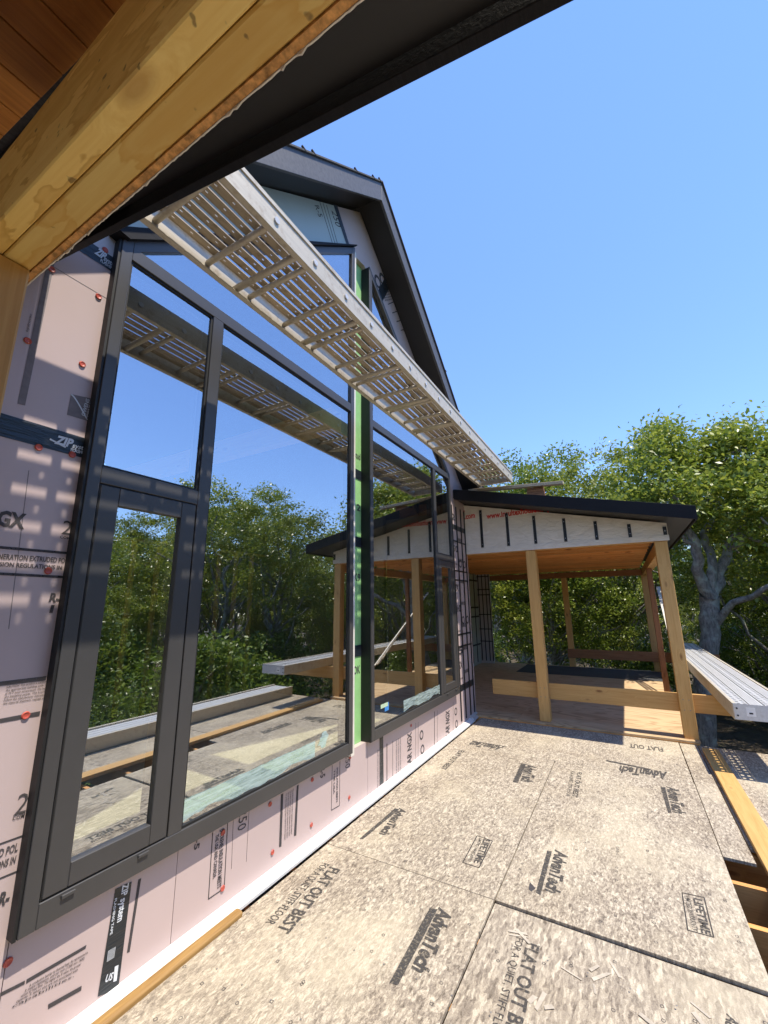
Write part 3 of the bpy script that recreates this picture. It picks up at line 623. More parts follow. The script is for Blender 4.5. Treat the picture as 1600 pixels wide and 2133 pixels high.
    for (ua, la, ha), (ub, lb, hb) in zip(top, top[1:]):
        q = [(FX-.0205, Y(ua), la), (FX-.0205, Y(ub), lb), (FX-.0205, Y(ub), hb), (FX-.0205, Y(ua), ha)]; fl.quad(q if not flip else q[::-1])
    fl.build('protective_film', 'film', wn_)
    if not flip:
        p = MB(); c = (Wd-J-.32, base+.10); pts = [(c[0]+.075*math.cos(t)*rnd.uniform(.5, 1.1), c[1]+.06*math.sin(t)*rnd.uniform(.5, 1.1)) for t in [2*math.pi*k/16 for k in range(16)]]
        p.quad([(FX-.0195, Y(u), v) for u, v in pts]).build('protective_film', 'film', wn_)
    return wn_
w1 = make_window(W1, False); tag(w1, 'near window, its small opening sash on the near side')
w2 = make_window(W2, True); tag(w2, 'far window, its small opening sash on the far side')
box('side_casing', 'gasket', H, .001, FX-.008, W1[0]-.012, W1[0]-.0005, SILL-.004, HEAD)
box('side_casing', 'gasket', H, -.05, FX-.004, W2[0]-.010, W2[0]-.0005, SILL, W1T-.02)
# blue tape and label on the far window, trim strips in the gap between the windows
MB().box(FX-.021, FX-.019, 3.74, 3.82, .66, .73).build('painter_tape', 'tapeblue', w2); MB().box(FX-.0185, FX-.0175, 3.66, 3.80, .70, .735).build('sticker', 'label', w2)
box('side_trim', 'sidestrip', H, -.05, FX-.02, W1[1]+.002, W1[1]+.052, .43, W1T-.02)
for z in (2.98, 2.28, 1.25): box('gap_tape', 'tape', H, -.051, -.046, W1[1]+.02, W2[0]-.011, z-.05, z+.05)
for z, s in ((3.15, 'stud'), (2.6, '12'), (1.9, 'K9'), (1.05, 'OK')): text(H, s, (-.0515, W1[1]+.17, z), (-.0515, W1[1]+.28, z), .07, XN, 'ink', .02, .002)
# drip cap over the near window corner
MB().prism([(W1[0]-.05, 3.63), (W1[0]+.02, 3.622), (W1[1], W1T+.008), (W1[1], W1T+.02), (W1[0]-.03, 3.66)], 0, -.02, FX+.03).build('drip_cap', 'fascia', H)
# ---- roof: rake boards, soffit, roof planes
RX = .31; PKZ = 6.43; SL = .833; E0, E1 = -.75, 7.45
def top(y): return PKZ-SL*abs(y-YC)
rf = MB()
for (a, b) in ((E0, YC), (YC, E1)): rf.prism([(a, top(a)), (b, top(b)), (b, top(b)-.16), (a, top(a)-.16)], 0, -8.2, RX-.03)
roof = rf.build('roof', 'roofing', H)
for (a, b) in ((E0, YC), (YC, E1)):
    MB().prism([(a, top(a)), (b, top(b)), (b, top(b)-.245), (a, top(a)-.245)], 0, RX-.03, RX).build('rake_board', 'rake', roof, .002)
    MB().prism([(a, top(a)-.165), (b, top(b)-.165), (b, top(b)-.18), (a, top(a)-.18)], 0, .0, RX-.031).build('soffit', 'soffit', roof)
    MB().prism([(a, top(a)+.002), (b, top(b)+.002), (b, top(b)+.02), (a, top(a)+.02)], 0, -8.2, RX+.018).build('shingle_edge', 'roofing', roof)
for y in (1.75, 1.98, 2.1, 2.75, 3.1, 3.24, 5.1, 5.6): MB().box(RX+.005, RX+.021, y, y+.05, top(y+.025)+.021, top(y+.025)+.032).build('shingle_tab', 'roofing', roof)
# bare rafter tails by the far corner
for k in range(3): MB().bar((-.1-.41*k, 6.30, top(6.3)-.30), (-.1-.41*k, 7.2, top(7.2)-.30), .04, .14).build('rafter_tail', 'redy', roof)
box('fascia_block', 'redx', roof, -1.3, .26, 6.72, 6.76, 3.18, 3.5)
# ---- rest of the shell, with the room behind the glass
box('interior_floor', 'floorin', H, -7.6, -.08, YW0+.05, YW1-.05, -.045, -.005)
for k in range(24):
    y = YW0+.2+.4064*k
    if y < YW1: box('stud', 'pinez', H, -4.55, -4.46, y-.02, y+.02, 0, 2.7)
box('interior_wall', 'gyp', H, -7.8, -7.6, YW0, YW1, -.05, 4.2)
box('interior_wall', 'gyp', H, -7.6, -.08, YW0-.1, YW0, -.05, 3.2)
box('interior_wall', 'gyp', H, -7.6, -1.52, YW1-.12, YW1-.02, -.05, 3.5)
box('interior_beam', 'pinex', H, -4.6, -.1, YC-.06, YC+.06, 3.5, 3.75); box('stud_plate', 'piney', H, -4.55, -4.46, YW0+.1, YW1-.1, 2.7, 2.74)
# recessed side wall and bump-out beyond the porch
def side(name, mat, *b): return box(name, mat, H, *b)
side('corner_wall', 'gyp', -1.5, -.076, 6.56, 6.60, -.3, 3.2)
box('foam_board', 'foam', H, -1.45, 0, 6.601, 6.64, .03, 3.2)
rw = side('foam_board', 'foamg', -1.55, -1.5, 6.65, 11.93, .03, 3.0)
bw = side('foam_board', 'foamw', -2.6, -1.14, 11.95, 12.0, .03, 3.4)
for x in (-1.47, -1.36, -1.25, -1.16): box('strap', 'strap', H, x-.012, x+.012, 11.938, 11.95, .1, 3.0)
for z in (.62, .95, 1.35, 1.9, 2.05, 2.42): box('strap', 'strap', H, -1.52, -1.14, 11.942, 11.95, z-.012, z+.012)
for y in (7.4, 8.3, 9.2, 10.1, 10.7, 11.2, 11.6): box('strap', 'strap', H, -1.5, -1.488, y-.02, y+.02, .1, 2.9)
for z in (.55, 1.3, 1.55, 2.3): box('strap', 'strap', H, -1.5, -1.492, 6.7, 11.93, z-.02, z+.02)
box('side_roof', 'roofing', H, -8, -.9, 6.65, 15.4, 3.41, 3.55)

# ================================================================== far covered porch
P = empty('covered_porch', (1.4, 9.4, 0), 'timber porch with black sloped roof and white wrapped gable beyond the deck', 'porch')
def psl(x): return 3.45-.216*x
BY = 6.58
for k in range(5):
    y0 = 6.505+1.22*k; x = -1.49
    for j in range(2): box('floor_sheet', 'ply', P, x+2.13*j+.002, x+2.13*(j+1), y0, min(y0+1.217, 12.3), .012, .034, bevel=.0015)
box('floor_frame', 'firx', P, -1.4, 2.76, 6.51, 6.55, -.26, .011); box('floor_frame', 'firy', P, 2.72, 2.76, 6.56, 12.3, -.26, .011)
for k in range(13): box('floor_joist', 'firx', P, -1.4, 2.71, 6.9+.4064*k, 6.94+.4064*k, -.26, .0115)
for x, y in ((-1.2, 12.2), (2.6, 12.2), (2.6, 9.4), (.8, 12.2)): box('pier', 'pinez', P, x, x+.14, y-.07, y+.07, -3.2, -.261)
box('floor_membrane', 'membrane', P, -.3, 2.72, 10.76, 12.15, .0345, .040)
PX = ((.943, 1.087), (2.622, 2.768))
for a, b in PX: box('post', 'pinez', P, a, b, BY, BY+.14, -.002 if a > 2 else .0345, 2.449, bevel=.005)
for a, b in ((.76, .90), (2.61, 2.75)): box('post', 'pinez', P, a, b, 12.15, 12.29, .035, 2.30, bevel=.005)
box('post', 'redz', P, 2.62, 2.71, 9.53, 9.62, .035, 2.30, bevel=.004)
box('beam', 'pinex', P, -.03, 2.775, BY+.012, BY+.10, 2.45, 2.64); box('beam', 'piney', P, 2.64, 2.77, BY+.102, 12.3, 2.30, 2.46, bevel=.003)
box('beam', 'redx', P, -1.45, 2.77, 12.16, 12.29, 2.301, 2.45)
for k in range(14):
    y = 6.73+.4064*k; box('ceiling_joist', 'firx', P, -1.45 if y > 6.65 else 0, 2.60, y, y+.04, 2.462, 2.70)
box('ceiling_deck', 'firx', P, -1.45, 2.60, 6.71, 12.2, 2.705, 2.72)
for k in range(2): box('leaning_strip', 'redz', P, 2.58, 2.60, 6.72+.2*k, 6.76+.2*k, 2.44, 2.46)
# wrapped gable wall
wr = MB().prism([(-.07, 2.462), (2.79, 2.462), (2.79, psl(2.79)-.16), (-.07, psl(-.07)-.16)], 1, BY-.014, BY+.011).build('house_wrap', 'wrap', P)
box('wrap_hem', 'wrap', P, -.072, 2.795, BY-.019, BY-.0145, 2.457, 2.53)
for x, z1, z0 in ((-.05, 3.28, 2.50), (.287, 3.17, 2.55), (.705, 3.071, 2.544), (1.113, 2.977, 2.546), (1.535, 2.891, 2.543), (1.945, 2.802, 2.536), (2.356, 2.717, 2.534), (2.759, 2.64, 2.53)):
    bt = box('batten_strip', 'strap', P, x-.021, x+.021, BY-.026, BY-.0145, z0, z1)
    for zz in (z0+.05, z1-.05): MB().box(x-.004, x+.004, BY-.0285, BY-.026, zz-.004, zz+.004).build('screw', 'steel', bt)
YN = (0, -1, 0)
text(wr, 'www.insultexhousewrap.com', (.383, BY-.014, 3.015), (1.56, BY-.014, 3.045), .092, YN, 'redprint', .035, .0015)
text(wr, 'p.com', (-.03, BY-.014, 3.045), (.192, BY-.014, 3.06), .092, YN, 'redprint', .035, .0015)
text(wr, 'R6', (-.10, BY-.014, 3.15), (.02, BY-.014, 3.152), .11, YN, 'redprint', .035, .0015)
# roof with fascia boards
def roof_of(Pn, y0, y1, xe, lab, front_low):
    r = MB().prism([(-1.4, psl(-1.4)), (xe-.02, psl(xe-.02)), (xe-.02, psl(xe)-.12), (-1.4, psl(-1.4)-.12)], 1, y0+.025, y1-.025).build('roof', 'roofing', Pn)
    for ya, yb in ((y0, y0+.024), (y1-.024, y1)):
        MB().prism([(.02, psl(.02)+.004), (xe, psl(xe)+.004), (xe, psl(xe)-.165), (.02, psl(.02)-.165)], 1, ya, yb).build('fascia', 'fascia', r, .0015)
    MB().box(xe-.019, xe, y0+.025, y1-.025, psl(xe)-.165, psl(xe)+.003).build('fascia', 'fascia', r, .0015)
    MB().prism([(-1.4, psl(-1.4)-.123), (xe-.021, psl(xe-.021)-.123), (xe-.021, psl(xe-.021)-.138), (-1.4, psl(-1.4)-.138)], 1, y0+.026, y1-.026).build('soffit', 'soffit', r)
    return r
roof_of(P, 6.06, 12.7, 3.06, '', 1)
# temporary rails nailed across the posts
box('rail_board', 'pinex', P, .257, 3.95, BY+.141, BY+.18, .31, .527, bevel=.003)
box('rail_board', 'redx', P, .745, 3.88, 12.10, 12.148, .265, .482, bevel=.003)
for x in (.985, 1.045, 2.665, 2.725):
    for z in (.36, .48): MB().tube([(x, BY-.002, z), (x, BY+.004, z)], .006, 8).build('nail_head', 'nail', P)
# ================================================================== near porch overhead
Q = empty('covered_porch', (1.4, -1.5, 0), 'porch roof overhead with stained double beam and dark soffit, close to the camera', 'porch')
box('beam', 'beam', Q, .90, 3.0, .2585, .309, 2.46, 2.688, bevel=.003); box('beam', 'beam', Q, .90, 3.0, .217, .2565, 2.4605, 2.688, bevel=.003)
box('post', 'pinez', Q, .91, 1.052, .168, .308, .001, 2.4595, bevel=.005)
box('post', 'pinez', Q, 2.86, 3.0, -2.0, -1.86, .001, 2.4595, bevel=.005)
osb = MB().prism([(.9, 2.4585), (2.98, 2.4585), (2.98, psl(2.98)-.17), (.9, psl(.9)-.17)], 1, .310, .322).build('strand_board', 'osbedge', Q)
wp = MB(); rr = random.Random(2); x = .88; prev = None
while x < 3.0:
    z = 2.4572+rr.uniform(-.0025, .001)-(.006 if rr.random() < .05 else 0); cur = (x, z)
    if prev: wp.add([(prev[0], .3225, prev[1]), (cur[0], .3225, cur[1]), (cur[0], .3225, 2.62), (prev[0], .3225, 2.62), (prev[0], .3245, prev[1]), (cur[0], .3245, cur[1]), (cur[0], .3245, 2.62), (prev[0], .3245, 2.62)], [(0, 1, 2, 3), (7, 6, 5, 4), (0, 4, 5, 1), (3, 2, 6, 7)])
    prev = cur; x += rr.uniform(.004, .012)
wp.build('house_wrap', 'wrap', Q)
rq = MB().prism([(-.0, psl(0)), (3.04, psl(3.04)), (3.04, psl(3.04)-.12), (0, psl(0)-.12)], 1, -4.0, .63).build('roof', 'roofing', Q)
MB().prism([(.02, psl(.02)+.02), (3.06, psl(3.06)+.02), (3.06, psl(3.06)-.185), (.02, psl(.02)-.185)], 1, .632, .66).build('fascia', 'fascia', rq, .002)
MB().prism([(0.02, psl(.02)-.123), (3.03, psl(3.03)-.123), (3.03, psl(3.03)-.137), (.02, psl(.02)-.137)], 1, .327, .629).build('soffit', 'soffit', rq)
box('fascia', 'fascia', rq, 3.041, 3.065, -4, .631, psl(3.06)-.185, psl(3.06)+.015)
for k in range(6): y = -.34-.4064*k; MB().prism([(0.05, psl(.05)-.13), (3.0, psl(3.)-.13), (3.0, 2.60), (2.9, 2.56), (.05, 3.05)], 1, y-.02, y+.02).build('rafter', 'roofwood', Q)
box('ledger', 'redy', Q, .02, .06, -3.9, .2, 2.7, 3.2); MB().bar((1.22, .03, 2.74), (1.05, .13, 3.08), .03, .05).build('brace', 'redz', Q)
for k in range(21):
    xa = .03+.142*k; xb = xa+.136
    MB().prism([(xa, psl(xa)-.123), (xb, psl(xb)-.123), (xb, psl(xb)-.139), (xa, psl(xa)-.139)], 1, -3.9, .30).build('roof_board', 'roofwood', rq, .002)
box('beam', 'piney', Q, 2.86, 3.0, -3.9, .165, 2.46, 2.69)

# ================================================================== scaffold planks
def perf(x0, x1, y0, y1, z0, z1, hx, hy, step, rows=1):
    """long strip with rectangular holes"""
    mb = MB(); ny = int((y1-y0)/step); xs_ = []
    w = (x1-x0)/rows
    for r in range(rows): c = x0+w*(r+.5); xs_.append((c-hx/2, c+hx/2))
    edges = [x0]
    for a, b in xs_: edges += [a, b]
    edges.append(x1)
    for i in range(0, len(edges), 2): mb.box(edges[i], edges[i+1], y0, y1, z0, z1)
    for a, b in xs_:
        for k in range(ny+1):
            ya = y0 if k == 0 else y0+k*step-(step-hy)/2; yb = min(y1, y0+k*step+(step-hy)/2)
            if yb > ya: mb.box(a, b, ya, yb, z0, z1)
    return mb
S = empty('scaffold_plank', (.62, 3, 3.5), 'weathered aluminium scaffold plank spanning overhead in front of the windows', 'scaffold plank')
AX0, AX1, AY0, AY1, AZ = .36, .885, -.35, 6.36, 3.5
for s, xa in ((1, AX0), (-1, AX1)):
    mb = MB(); xb = xa+s*.004
    mb.box(min(xa, xb), max(xa, xb), AY0, AY1, AZ, AZ+.15); mb.box(min(xa+s*.004, xa+s*.035), max(xa+s*.004, xa+s*.035), AY0, AY1, AZ, AZ+.005); mb.box(min(xa+s*.004, xa+s*.03), max(xa+s*.004, xa+s*.03), AY0, AY1, AZ+.145, AZ+.15)
    rl = mb.build('side_rail', 'alu', S)
    if s < 0: MB().box(xa+.0005, xa+.007, AY0, AY1, AZ+.128, AZ+.152).build('rail_lip', 'alu', rl)
    k = 0
    for y in [.61+.3048*i for i in range(-3, 19)]:
        c = Vector((xa-s*.001, y, AZ+.062)); mb = MB()
        mb.tube([c, c-Vector((s*.008, 0, 0))], .017, 14); mb.build('rung_end', 'aluclean', rl)
sl = perf(-.0215, .0215, AY0, AY1, 0, .004, .007, .016, .105)
sl.box(-.0235, -.0215, AY0, AY1, -.003, .004); sl.box(.0215, .0235, AY0, AY1, -.003, .004)
slm = sl.mesh('deck_slat', (0, (AY0+AY1)/2, 0)); slm.materials.append(M['aludirty'])
for k in range(7): link('deck_slat', slm, None, S, (AX0+.072+.0640*k, (AY0+AY1)/2, AZ+.095))
rmA = MB().tube([(-.255, 0, 0), (.255, 0, 0)], .0165, 12).mesh('rung', (0, 0, 0), smooth=True); rmA.materials.append(M['alu'])
for i in range(-3, 19):
    y = .61+.3048*i
    if y > 6.1: break
    link('rung', rmA, None, S, ((AX0+AX1)/2, y, AZ+.062))
rmB = MB().tube([(-.255, 0, 0), (.255, 0, 0)], .02, 12).mesh('rung', (0, 0, 0), smooth=True); rmB.materials.append(M['alu'])
for i in range(-1, 9): link('rung', rmB, None, S, ((AX0+AX1)/2, .80+.6096*i, AZ+.03))
box('end_bar', 'alu', S, AX0+.005, AX1-.005, AY1-.03, AY1, AZ+.02, AZ+.09)
# support lumber under its ends
tag(box('lumber_board', 'greyx', None, 0.16, 1.6, 6.37, 6.46, 3.415, 3.462, bevel=.002), 'weathered board lying across the black porch roof under the plank end', 'board')
lb = bpy.data.objects['lumber_board']; lb.rotation_euler = (0, math.radians(3.2), 0)
blk = empty('shim_stack', (1.19, 6.5, 3.2), 'reddish stack of wood shims under the board on the black roof', 'shims')
for k in range(5): box('shim', 'redx', blk, 1.05+.006*k, 1.325-.004*k, 6.44, 6.56, 3.225+.034*k, 3.257+.034*k, bevel=.002)
for n_, lab in (('near', 'wood block under the near plank end on the porch roof'),): tag(box('wood_block', 'greyx', None, .3, .95, -.3, -.18, psl(.3)+.02, 3.498), lab, 'block')
# ---- second plank, resting on the rail boards at the right
S2_ = empty('scaffold_plank', (3.23, 9, .53), 'bright aluminium scaffold plank resting on rail boards right of the porch', 'scaffold plank')
BX0, BX1, BY0, BY1, BZ = 2.985, 3.49, 5.52, 12.55, .530
for s, xa in ((1, BX0), (-1, BX1)):
    mb = MB(); mb.box(min(xa, xa+s*.004), max(xa, xa+s*.004), BY0, BY1, BZ, BZ+.15); mb.box(min(xa+s*.004, xa+s*.03), max(xa+s*.004, xa+s*.03), BY0, BY1, BZ, BZ+.004); mb.box(min(xa+s*.004, xa+s*.03), max(xa+s*.004, xa+s*.03), BY0, BY1, BZ+.146, BZ+.15)
    mb.build('side_rail', 'alu', S2_)
cap = box('end_cap', 'aluclean', S2_, BX0+.006, BX1-.006, BY0-.004, BY0, BZ+.002, BZ+.148)
MB().box(BX0+.1, BX0+.17, BY0-.0055, BY0-.0042, BZ+.04, BZ+.12).build('sticker', 'white', cap)
for z in (.04, .105): MB().tube([(BX0+.03, BY0-.0041, BZ+z), (BX0+.03, BY0-.010, BZ+z)], .008, 10).build('bolt', 'gasket', cap)
MB().box(BX0+.12, BX0+.15, BY0-.0062, BY0-.0056, BZ+.06, BZ+.075).build('printed_mark', 'ink', cap)
for k, (xa, wd, pf) in enumerate(((BX0+.032, .10, 2), (BX0+.142, .105, 0), (BX0+.257, .10, 2), (BX0+.367, .102, 0))):
    if pf:
        pb = perf(-wd/2, wd/2, BY0, BY1, -.004, 0, .026, .03, .085, 2); pb.box(-wd/2, -wd/2+.002, BY0, BY1, -.02, 0); pb.box(wd/2-.002, wd/2, BY0, BY1, -.02, 0)
    else:
        pb = MB().box(-wd/2, wd/2, BY0, BY1, -.02, 0)
        for q in (-.03, -.01, .01, .03): pb.box(q-.003, q+.003, BY0, BY1, 0, .003)
    me = pb.mesh('deck_board', (0, (BY0+BY1)/2, 0)); me.materials.append(M['aluclean'])
    link('deck_board', me, None, S2_, (xa+wd/2, (BY0+BY1)/2, BZ+.143))
for i in range(22): MB().tube([(BX0+.005, BY0+.2+.3048*i, BZ+.06), (BX1-.005, BY0+.2+.3048*i, BZ+.06)], .015, 8).build('rung', 'alu', S2_)
# ---- third plank lying on the deck, out of frame, seen mirrored in the glass
S3 = empty('scaffold_plank', (3.85, 4, 0), 'aluminium plank lying on the far deck edge, seen mirrored in the near window', 'scaffold plank')
for xa in (3.62, 4.06): box('side_rail', 'alu', S3, xa-.02, xa+.02, -.6, 6.42, 0, .16)
for k in range(4): box('deck_board', 'aluclean', S3, 3.645+.1*k, 3.735+.1*k, -.6, 6.42, .12, .14)
# ================================================================== loose lumber
tag(box('lumber_board', 'pinez', None, 2.752, 2.90, -1.2, 6.28, -.003, .036, bevel=.003), 'orange plank lying along the open joists at right of the deck', 'board')
bpy.data.objects['lumber_board.001'].data.materials[0] = M['piney']
tag(MB().prism([(.088, -.005), (.140, -.003), (.143, .018), (.134, .026), (.105, .029), (.088, .022)], 1, .1, 1.955).build('lumber_strip', 'oldtimber', None, .003), 'rough split yellow timber lying against the white wall flashing', 'timber')
for k in range(3):
    o = MB().bar((2.80+.05*k, 8.15+.18*k, .36), (2.86+.03*k, 11.3+.05*k, 1.98), .03, .02).build('leaning_stick', 'sidestrip', None)
    tag(o, ('lowest', 'middle', 'uppermost')[k]+' of three pale sticks leaning behind the corner post', 'stick', 'pale sticks leaning in the porch')

# ================================================================== trees
def leafmesh(C, seed, leafsize, up=1.0):
    rs = np.random.RandomState(seed); N = len(C)
    nrm = rs.normal(0, 1, (N, 3))+np.array((0, 0, up)); nrm /= np.linalg.norm(nrm, axis=1)[:, None]
    t = rs.normal(0, 1, (N, 3)); t -= nrm*(t*nrm).sum(1)[:, None]; t /= np.linalg.norm(t, axis=1)[:, None]; bt = np.cross(nrm, t)
    L = leafsize*rs.uniform(.6, 1.4, N)[:, None]; Wd = L*.5
    verts = np.stack([C-t*L, C+bt*Wd-t*L*.1+nrm*L*.12, C+t*L, C-bt*Wd-t*L*.1+nrm*L*.12], 1).reshape(-1, 3)
    me = bpy.data.meshes.new('crown'); me.vertices.add(4*N); me.vertices.foreach_set('co', verts.ravel())
    me.loops.add(4*N); me.loops.foreach_set('vertex_index', np.arange(4*N)); me.polygons.add(N); me.polygons.foreach_set('loop_start', np.arange(0, 4*N, 4)); me.update(calc_edges=True)
    return me
def limb(tm, rnd, a, b, r0, r1, sag=.15, n_=5, sides=6):
    L = (b-a).length; k = Vector((rnd.gauss(0, 1), rnd.gauss(0, 1), rnd.gauss(0, .6)))*L*sag; pts = []; rad = []
    for i in range(n_+1):
        t = i/n_; pts.append(a.lerp(b, t)+k*math.sin(math.pi*t)+Vector((rnd.gauss(0, 1), rnd.gauss(0, 1), 0))*L*.025*(0 < i < n_)); rad.append(r0+(r1-r0)*t)
    tm.tube(pts, rad, sides, False); return pts
def lobes_to_leaves(tm, rnd, lobes, subs, per):
    C = []
    for c, r in lobes:
        for k in range(subs):
            d = Vector((rnd.gauss(0, 1), rnd.gauss(0, 1), rnd.gauss(.35, .8))).normalized(); p = c+d*r*rnd.uniform(.55, 1.05)
            limb(tm, rnd, c, p, .022, .006, .1, 3, 4)
            m_ = int(per*rnd.uniform(.5, 1.4)); R = rnd.uniform(.16, .30)
            C.append(np.array(p)+np.random.RandomState(rnd.randint(0, 10**6)).normal(0, 1, (m_, 3))*np.array((R, R, R*.62)))
    return np.concatenate(C)
def grow(seed, H_, wide, trunk_r, nl_, subs, per, leafsize, base=.42, lr=.125):
    rnd = random.Random(seed); tm = MB(); top_ = Vector((rnd.gauss(0, .3), rnd.gauss(0, .3), H_*.62)); tp = limb(tm, rnd, Vector((0, 0, 0)), top_, trunk_r, trunk_r*.45, .04, 8, 9)
    lobes = []
    for k in range(nl_):
        a = 2.4*k+rnd.uniform(-.4, .4); u = (k+.5)/nl_; z = H_*(base+(1-lr-base)*u**.8); w = wide*H_*math.sqrt(max(.02, 1-((z/H_-(base+.12))/(1-lr-base-.08))**2))*rnd.uniform(.55, 1)
        c = Vector((math.cos(a)*w, math.sin(a)*w, z)); r = H_*lr*rnd.uniform(.75, 1.2); lobes.append((c, r))
        st = tp[rnd.randint(3, 7)]
        if st.z > c.z-.3: st = tp[3]
        limb(tm, rnd, st, c, trunk_r*.42, .03, .12, 6, 6)
    return tm.mesh('trunk', (0, 0, 0), smooth=True), leafmesh(lobes_to_leaves(tm, rnd, lobes, subs, per), seed, leafsize)
VAR = [grow(11, 10, .27, .17, 15, 15, 115, .062), grow(23, 10, .27, .15, 14, 15, 115, .062), grow(5, 10, .31, .12, 15, 14, 115, .06), grow(31, 10, .25, .13, 13, 15, 115, .064),
       grow(47, 3.2, .40, .05, 9, 14, 90, .06, .15, .2)]
OB = Vector((3.95, 12.4, -2.9))
def op(x, y, dy=0): return onY(x, y, 12.4+dy)-OB
LIMBS = [([op(1462, 1640), op(1466, 1480), op(1472, 1380), op(1482, 1290), op(1478, 1240)], [.27, .21, .19, .19, .20]),
         ([op(1478, 1245), op(1456, 1185, -.2), op(1446, 1130, -.4), op(1418, 1075, -.6), op(1404, 1040, -.8), op(1380, 1005, -1)], [.14, .12, .10, .08, .055, .03]),
         ([op(1480, 1250), op(1500, 1195, .3), op(1518, 1140, .5), op(1552, 1090, .8), op(1572, 1050, 1), op(1600, 1000, 1.2)], [.15, .12, .10, .08, .06, .03]),
         ([op(1482, 1260), op(1484, 1180, .1), op(1470, 1110, .4), op(1490, 1060, .6), op(1482, 1010, .8), op(1498, 975, .9)], [.12, .10, .08, .07, .05, .025]),
         ([op(1486, 1300), op(1530, 1255, -.3), op(1575, 1240, -.6), op(1640, 1200, -1), op(1690, 1120, -1.2)], [.09, .07, .06, .045, .03]),
         ([op(1446, 1135, -.4), op(1420, 1120, -.6), op(1385, 1085, -1), op(1360, 1060, -1.2)], [.06, .045, .035, .02]),
         ([op(1520, 1140, .5), op(1560, 1120, .2), op(1600, 1080, 0), op(1650, 1030, -.3)], [.07, .05, .04, .025])]
def make_oak():
    rnd = random.Random(8); tm = MB()
    for pts, rad in LIMBS:
        sm = []; sr = []
        for (p, r), (q, r2) in zip(zip(pts, rad), zip(pts[1:], rad[1:])):
            for j in range(3): t = j/3; sm.append(p.lerp(q, t)+Vector((rnd.gauss(0, .03), rnd.gauss(0, .03), 0))); sr.append(r+(r2-r)*t)
        sm.append(pts[-1]); sr.append(rad[-1]); tm.tube(sm, sr, 10, False)
    ends = [p for pts, rad in LIMBS[1:] for p in pts[-3:]]; lobes = []
    for x, y, dy, r in ((1338, 975, -.8, .62), (1372, 915, -.5, .6), (1368, 890, .2, .4), (1425, 950, 0, .75), (1470, 925, .6, .7), (1520, 915, .5, .75), (1560, 905, -.3, .6), (1590, 950, .2, .8), (1322, 1040, -1.0, .55), (1400, 1015, -1.2, .6),
                      (1480, 1010, -.9, .7), (1545, 1000, -.8, .7), (1585, 1050, -1, .7), (1650, 960, 0, .9), (1650, 1060, .3, .8), (1600, 1130, 1.2, .6), (1445, 1070, 1.0, .55), (1510, 1080, 1.3, .6), (1660, 1180, .4, .7), (1370, 1080, .6, .5), (1720, 1030, .2, 1.0)):
        c = op(x, y+28, dy); lobes.append((c, r)); e = min(ends, key=lambda q: (q-c).length); limb(tm, rnd, e, c, .04, .02, .12, 5, 6)
    return tm.mesh('trunk', (0, 0, 0), smooth=True), leafmesh(lobes_to_leaves(tm, rnd, lobes, 15, 95), 9, .058)
OAK = make_oak()
for t_, c_ in VAR[:4]: t_.materials.append(M['bark']); c_.materials.append(M['leaf' if c_ not in (VAR[1][1], VAR[3][1]) else 'leafy'])
VAR[4][0].materials.append(M['bark']); VAR[4][1].materials.append(M['leafd']); OAK[0].materials.append(M['bark']); OAK[1].materials.append(M['leaf'])
TOPS = {}
def top_of(var):
    if var[1].name not in TOPS:
        a = np.empty(len(var[1].vertices)*3, 'f'); var[1].vertices.foreach_get('co', a); TOPS[var[1].name] = float(np.percentile(a[2::3], 99.5))
    return TOPS[var[1].name]
def tree(name, var, x, y, rz, s, label, cat='tree', group=None, z=None):
    if s > 2: s = s/top_of(var)            # s above 2 is a height in metres
    z = z if z is not None else -2.85-.015*max(0, x-6)
    r = empty(name, (x, y, z), label, cat, group); r.rotation_euler.z = rz; r.scale = (s, s, s)
    for nm, me in (('trunk', var[0]), ('crown', var[1])):
        o = bpy.data.objects.new(nm, me); COL.objects.link(o); o.parent = r
    return r
tree('oak_tree', OAK, OB.x, OB.y, 0, 1.0, 'big gnarled oak with grey forked trunk right of the porch', z=OB.z)
GR = 'trees of the surrounding woods'
named = [('oak_tree', 0, -1.75, 18.6, .3, 11.2, 'leafy oak rising just right of the overhead plank end'), ('oak_tree', 1, 1.15, 17.2, 1.9, 10.4, 'round-topped oak behind the middle of the porch roof'),
         ('oak_tree', 2, 2.7, 19.5, 4.1, 9.3, 'lower oak in the gap left of the big gnarled oak'), ('oak_tree', 3, 6.6, 17.2, .8, 9.4, 'tall oak at the right edge behind the bright plank'),
         ('oak_tree', 2, .35, 15.0, 5.2, 6.4, 'slim grey-trunked tree framed between the two porch posts'), ('oak_tree', 0, -.9, 15.6, 2.7, 6.6, 'tree beside the strapped foam wall at the porch far end')]
for nm, v, x, y, rz, s, lab in named: tree(nm, VAR[v], x, y, rz, s, lab)
rnd = random.Random(9); pts = [(a[2], a[3]) for a in named]+[(4.15, 12.6)]
tries = 0; count = 0
while count < 58 and tries < 4000:
    tries += 1
    x, y = rnd.uniform(-16, 34), rnd.uniform(-16, 44)
    if x < 8.6 and y < 17.5: continue
    if x < 0 and y < 20: continue
    if x > 8.6 and x < 10 and y < 1: continue
    if any((x-a)**2+(y-b)**2 < 3.1**2 for a, b in pts): continue
    pts.append((x, y)); count += 1
    tree('oak_tree', VAR[rnd.randint(0, 3)], x, y, rnd.uniform(0, 6.3), rnd.uniform(8.6, 10.8), 'leafy oak in the dense woods behind the porch and mirrored in the windows', 'tree', GR)
GS = 'young trees of the understory'
tries = 0; count = 0
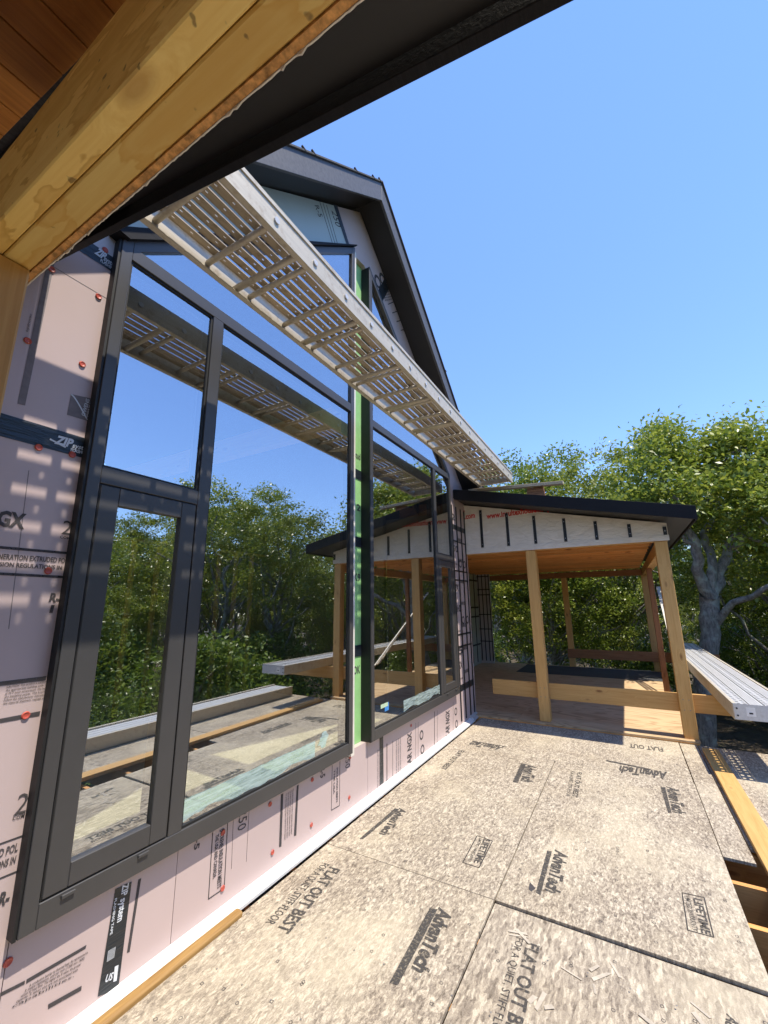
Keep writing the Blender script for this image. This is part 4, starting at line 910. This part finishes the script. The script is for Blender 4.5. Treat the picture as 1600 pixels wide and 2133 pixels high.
while count < 30 and tries < 3000:
    tries += 1
    x, y = rnd.uniform(-5, 22), rnd.uniform(-8, 30)
    if (x < 7.6 and y < 15.5) or (x < -1 and y < 17): continue
    if any((x-a)**2+(y-b)**2 < 1.7**2 for a, b in pts): continue
    pts.append((x, y)); count += 1
    tree('sapling', VAR[rnd.randint(0, 3)], x, y, rnd.uniform(0, 6.3), rnd.uniform(4.2, 6.2), 'slim young tree filling the understory beneath the oaks', 'tree', GS)
GB = 'undergrowth bushes'
tries = 0; count = 0; bp = []
while count < 34 and tries < 3000:
    tries += 1
    x, y = rnd.uniform(-6, 18), rnd.uniform(-8, 26)
    if x < 6.6 and y < 15.2: continue
    if any((x-a)**2+(y-b)**2 < 1.6**2 for a, b in bp): continue
    bp.append((x, y)); count += 1
    tree('bush', VAR[4], x, y, rnd.uniform(0, 6.3), rnd.uniform(.5, 1.2), 'dark leafy bush in the undergrowth under the oaks', 'bush', GB)
# far woods that read as one mass
rs = np.random.RandomState(4); N = 90000
ang = rs.uniform(-1.1, 2.4, N); R_ = rs.uniform(40, 52, N); zt = 4.5+1.6*np.sin(ang*9)+1.1*np.sin(ang*23+1)+.7*np.sin(ang*51)
C = np.stack([2+R_*np.sin(ang), R_*np.cos(ang), -3.5+(zt+3.2)*np.sqrt(rs.uniform(0, 1, N))], 1)
nrm = rs.normal(0, 1, (N, 3)); nrm /= np.linalg.norm(nrm, axis=1)[:, None]; t = rs.normal(0, 1, (N, 3)); t -= nrm*(t*nrm).sum(1)[:, None]; t /= np.linalg.norm(t, axis=1)[:, None]; bt = np.cross(nrm, t); L = rs.uniform(.16, .34, (N, 1))
vv = np.stack([C-t*L, C+bt*L*.6, C+t*L, C-bt*L*.6], 1).reshape(-1, 3)
me = bpy.data.meshes.new('far_woods'); me.vertices.add(4*N); me.vertices.foreach_set('co', vv.ravel()); me.loops.add(4*N); me.loops.foreach_set('vertex_index', np.arange(4*N)); me.polygons.add(N); me.polygons.foreach_set('loop_start', np.arange(0, 4*N, 4)); me.update(calc_edges=True)
me.materials.append(M['leafd']); o = bpy.data.objects.new('far_woods', me); COL.objects.link(o); tag(o, 'distant dark green woods behind the nearer trees', 'woods', kind='stuff')
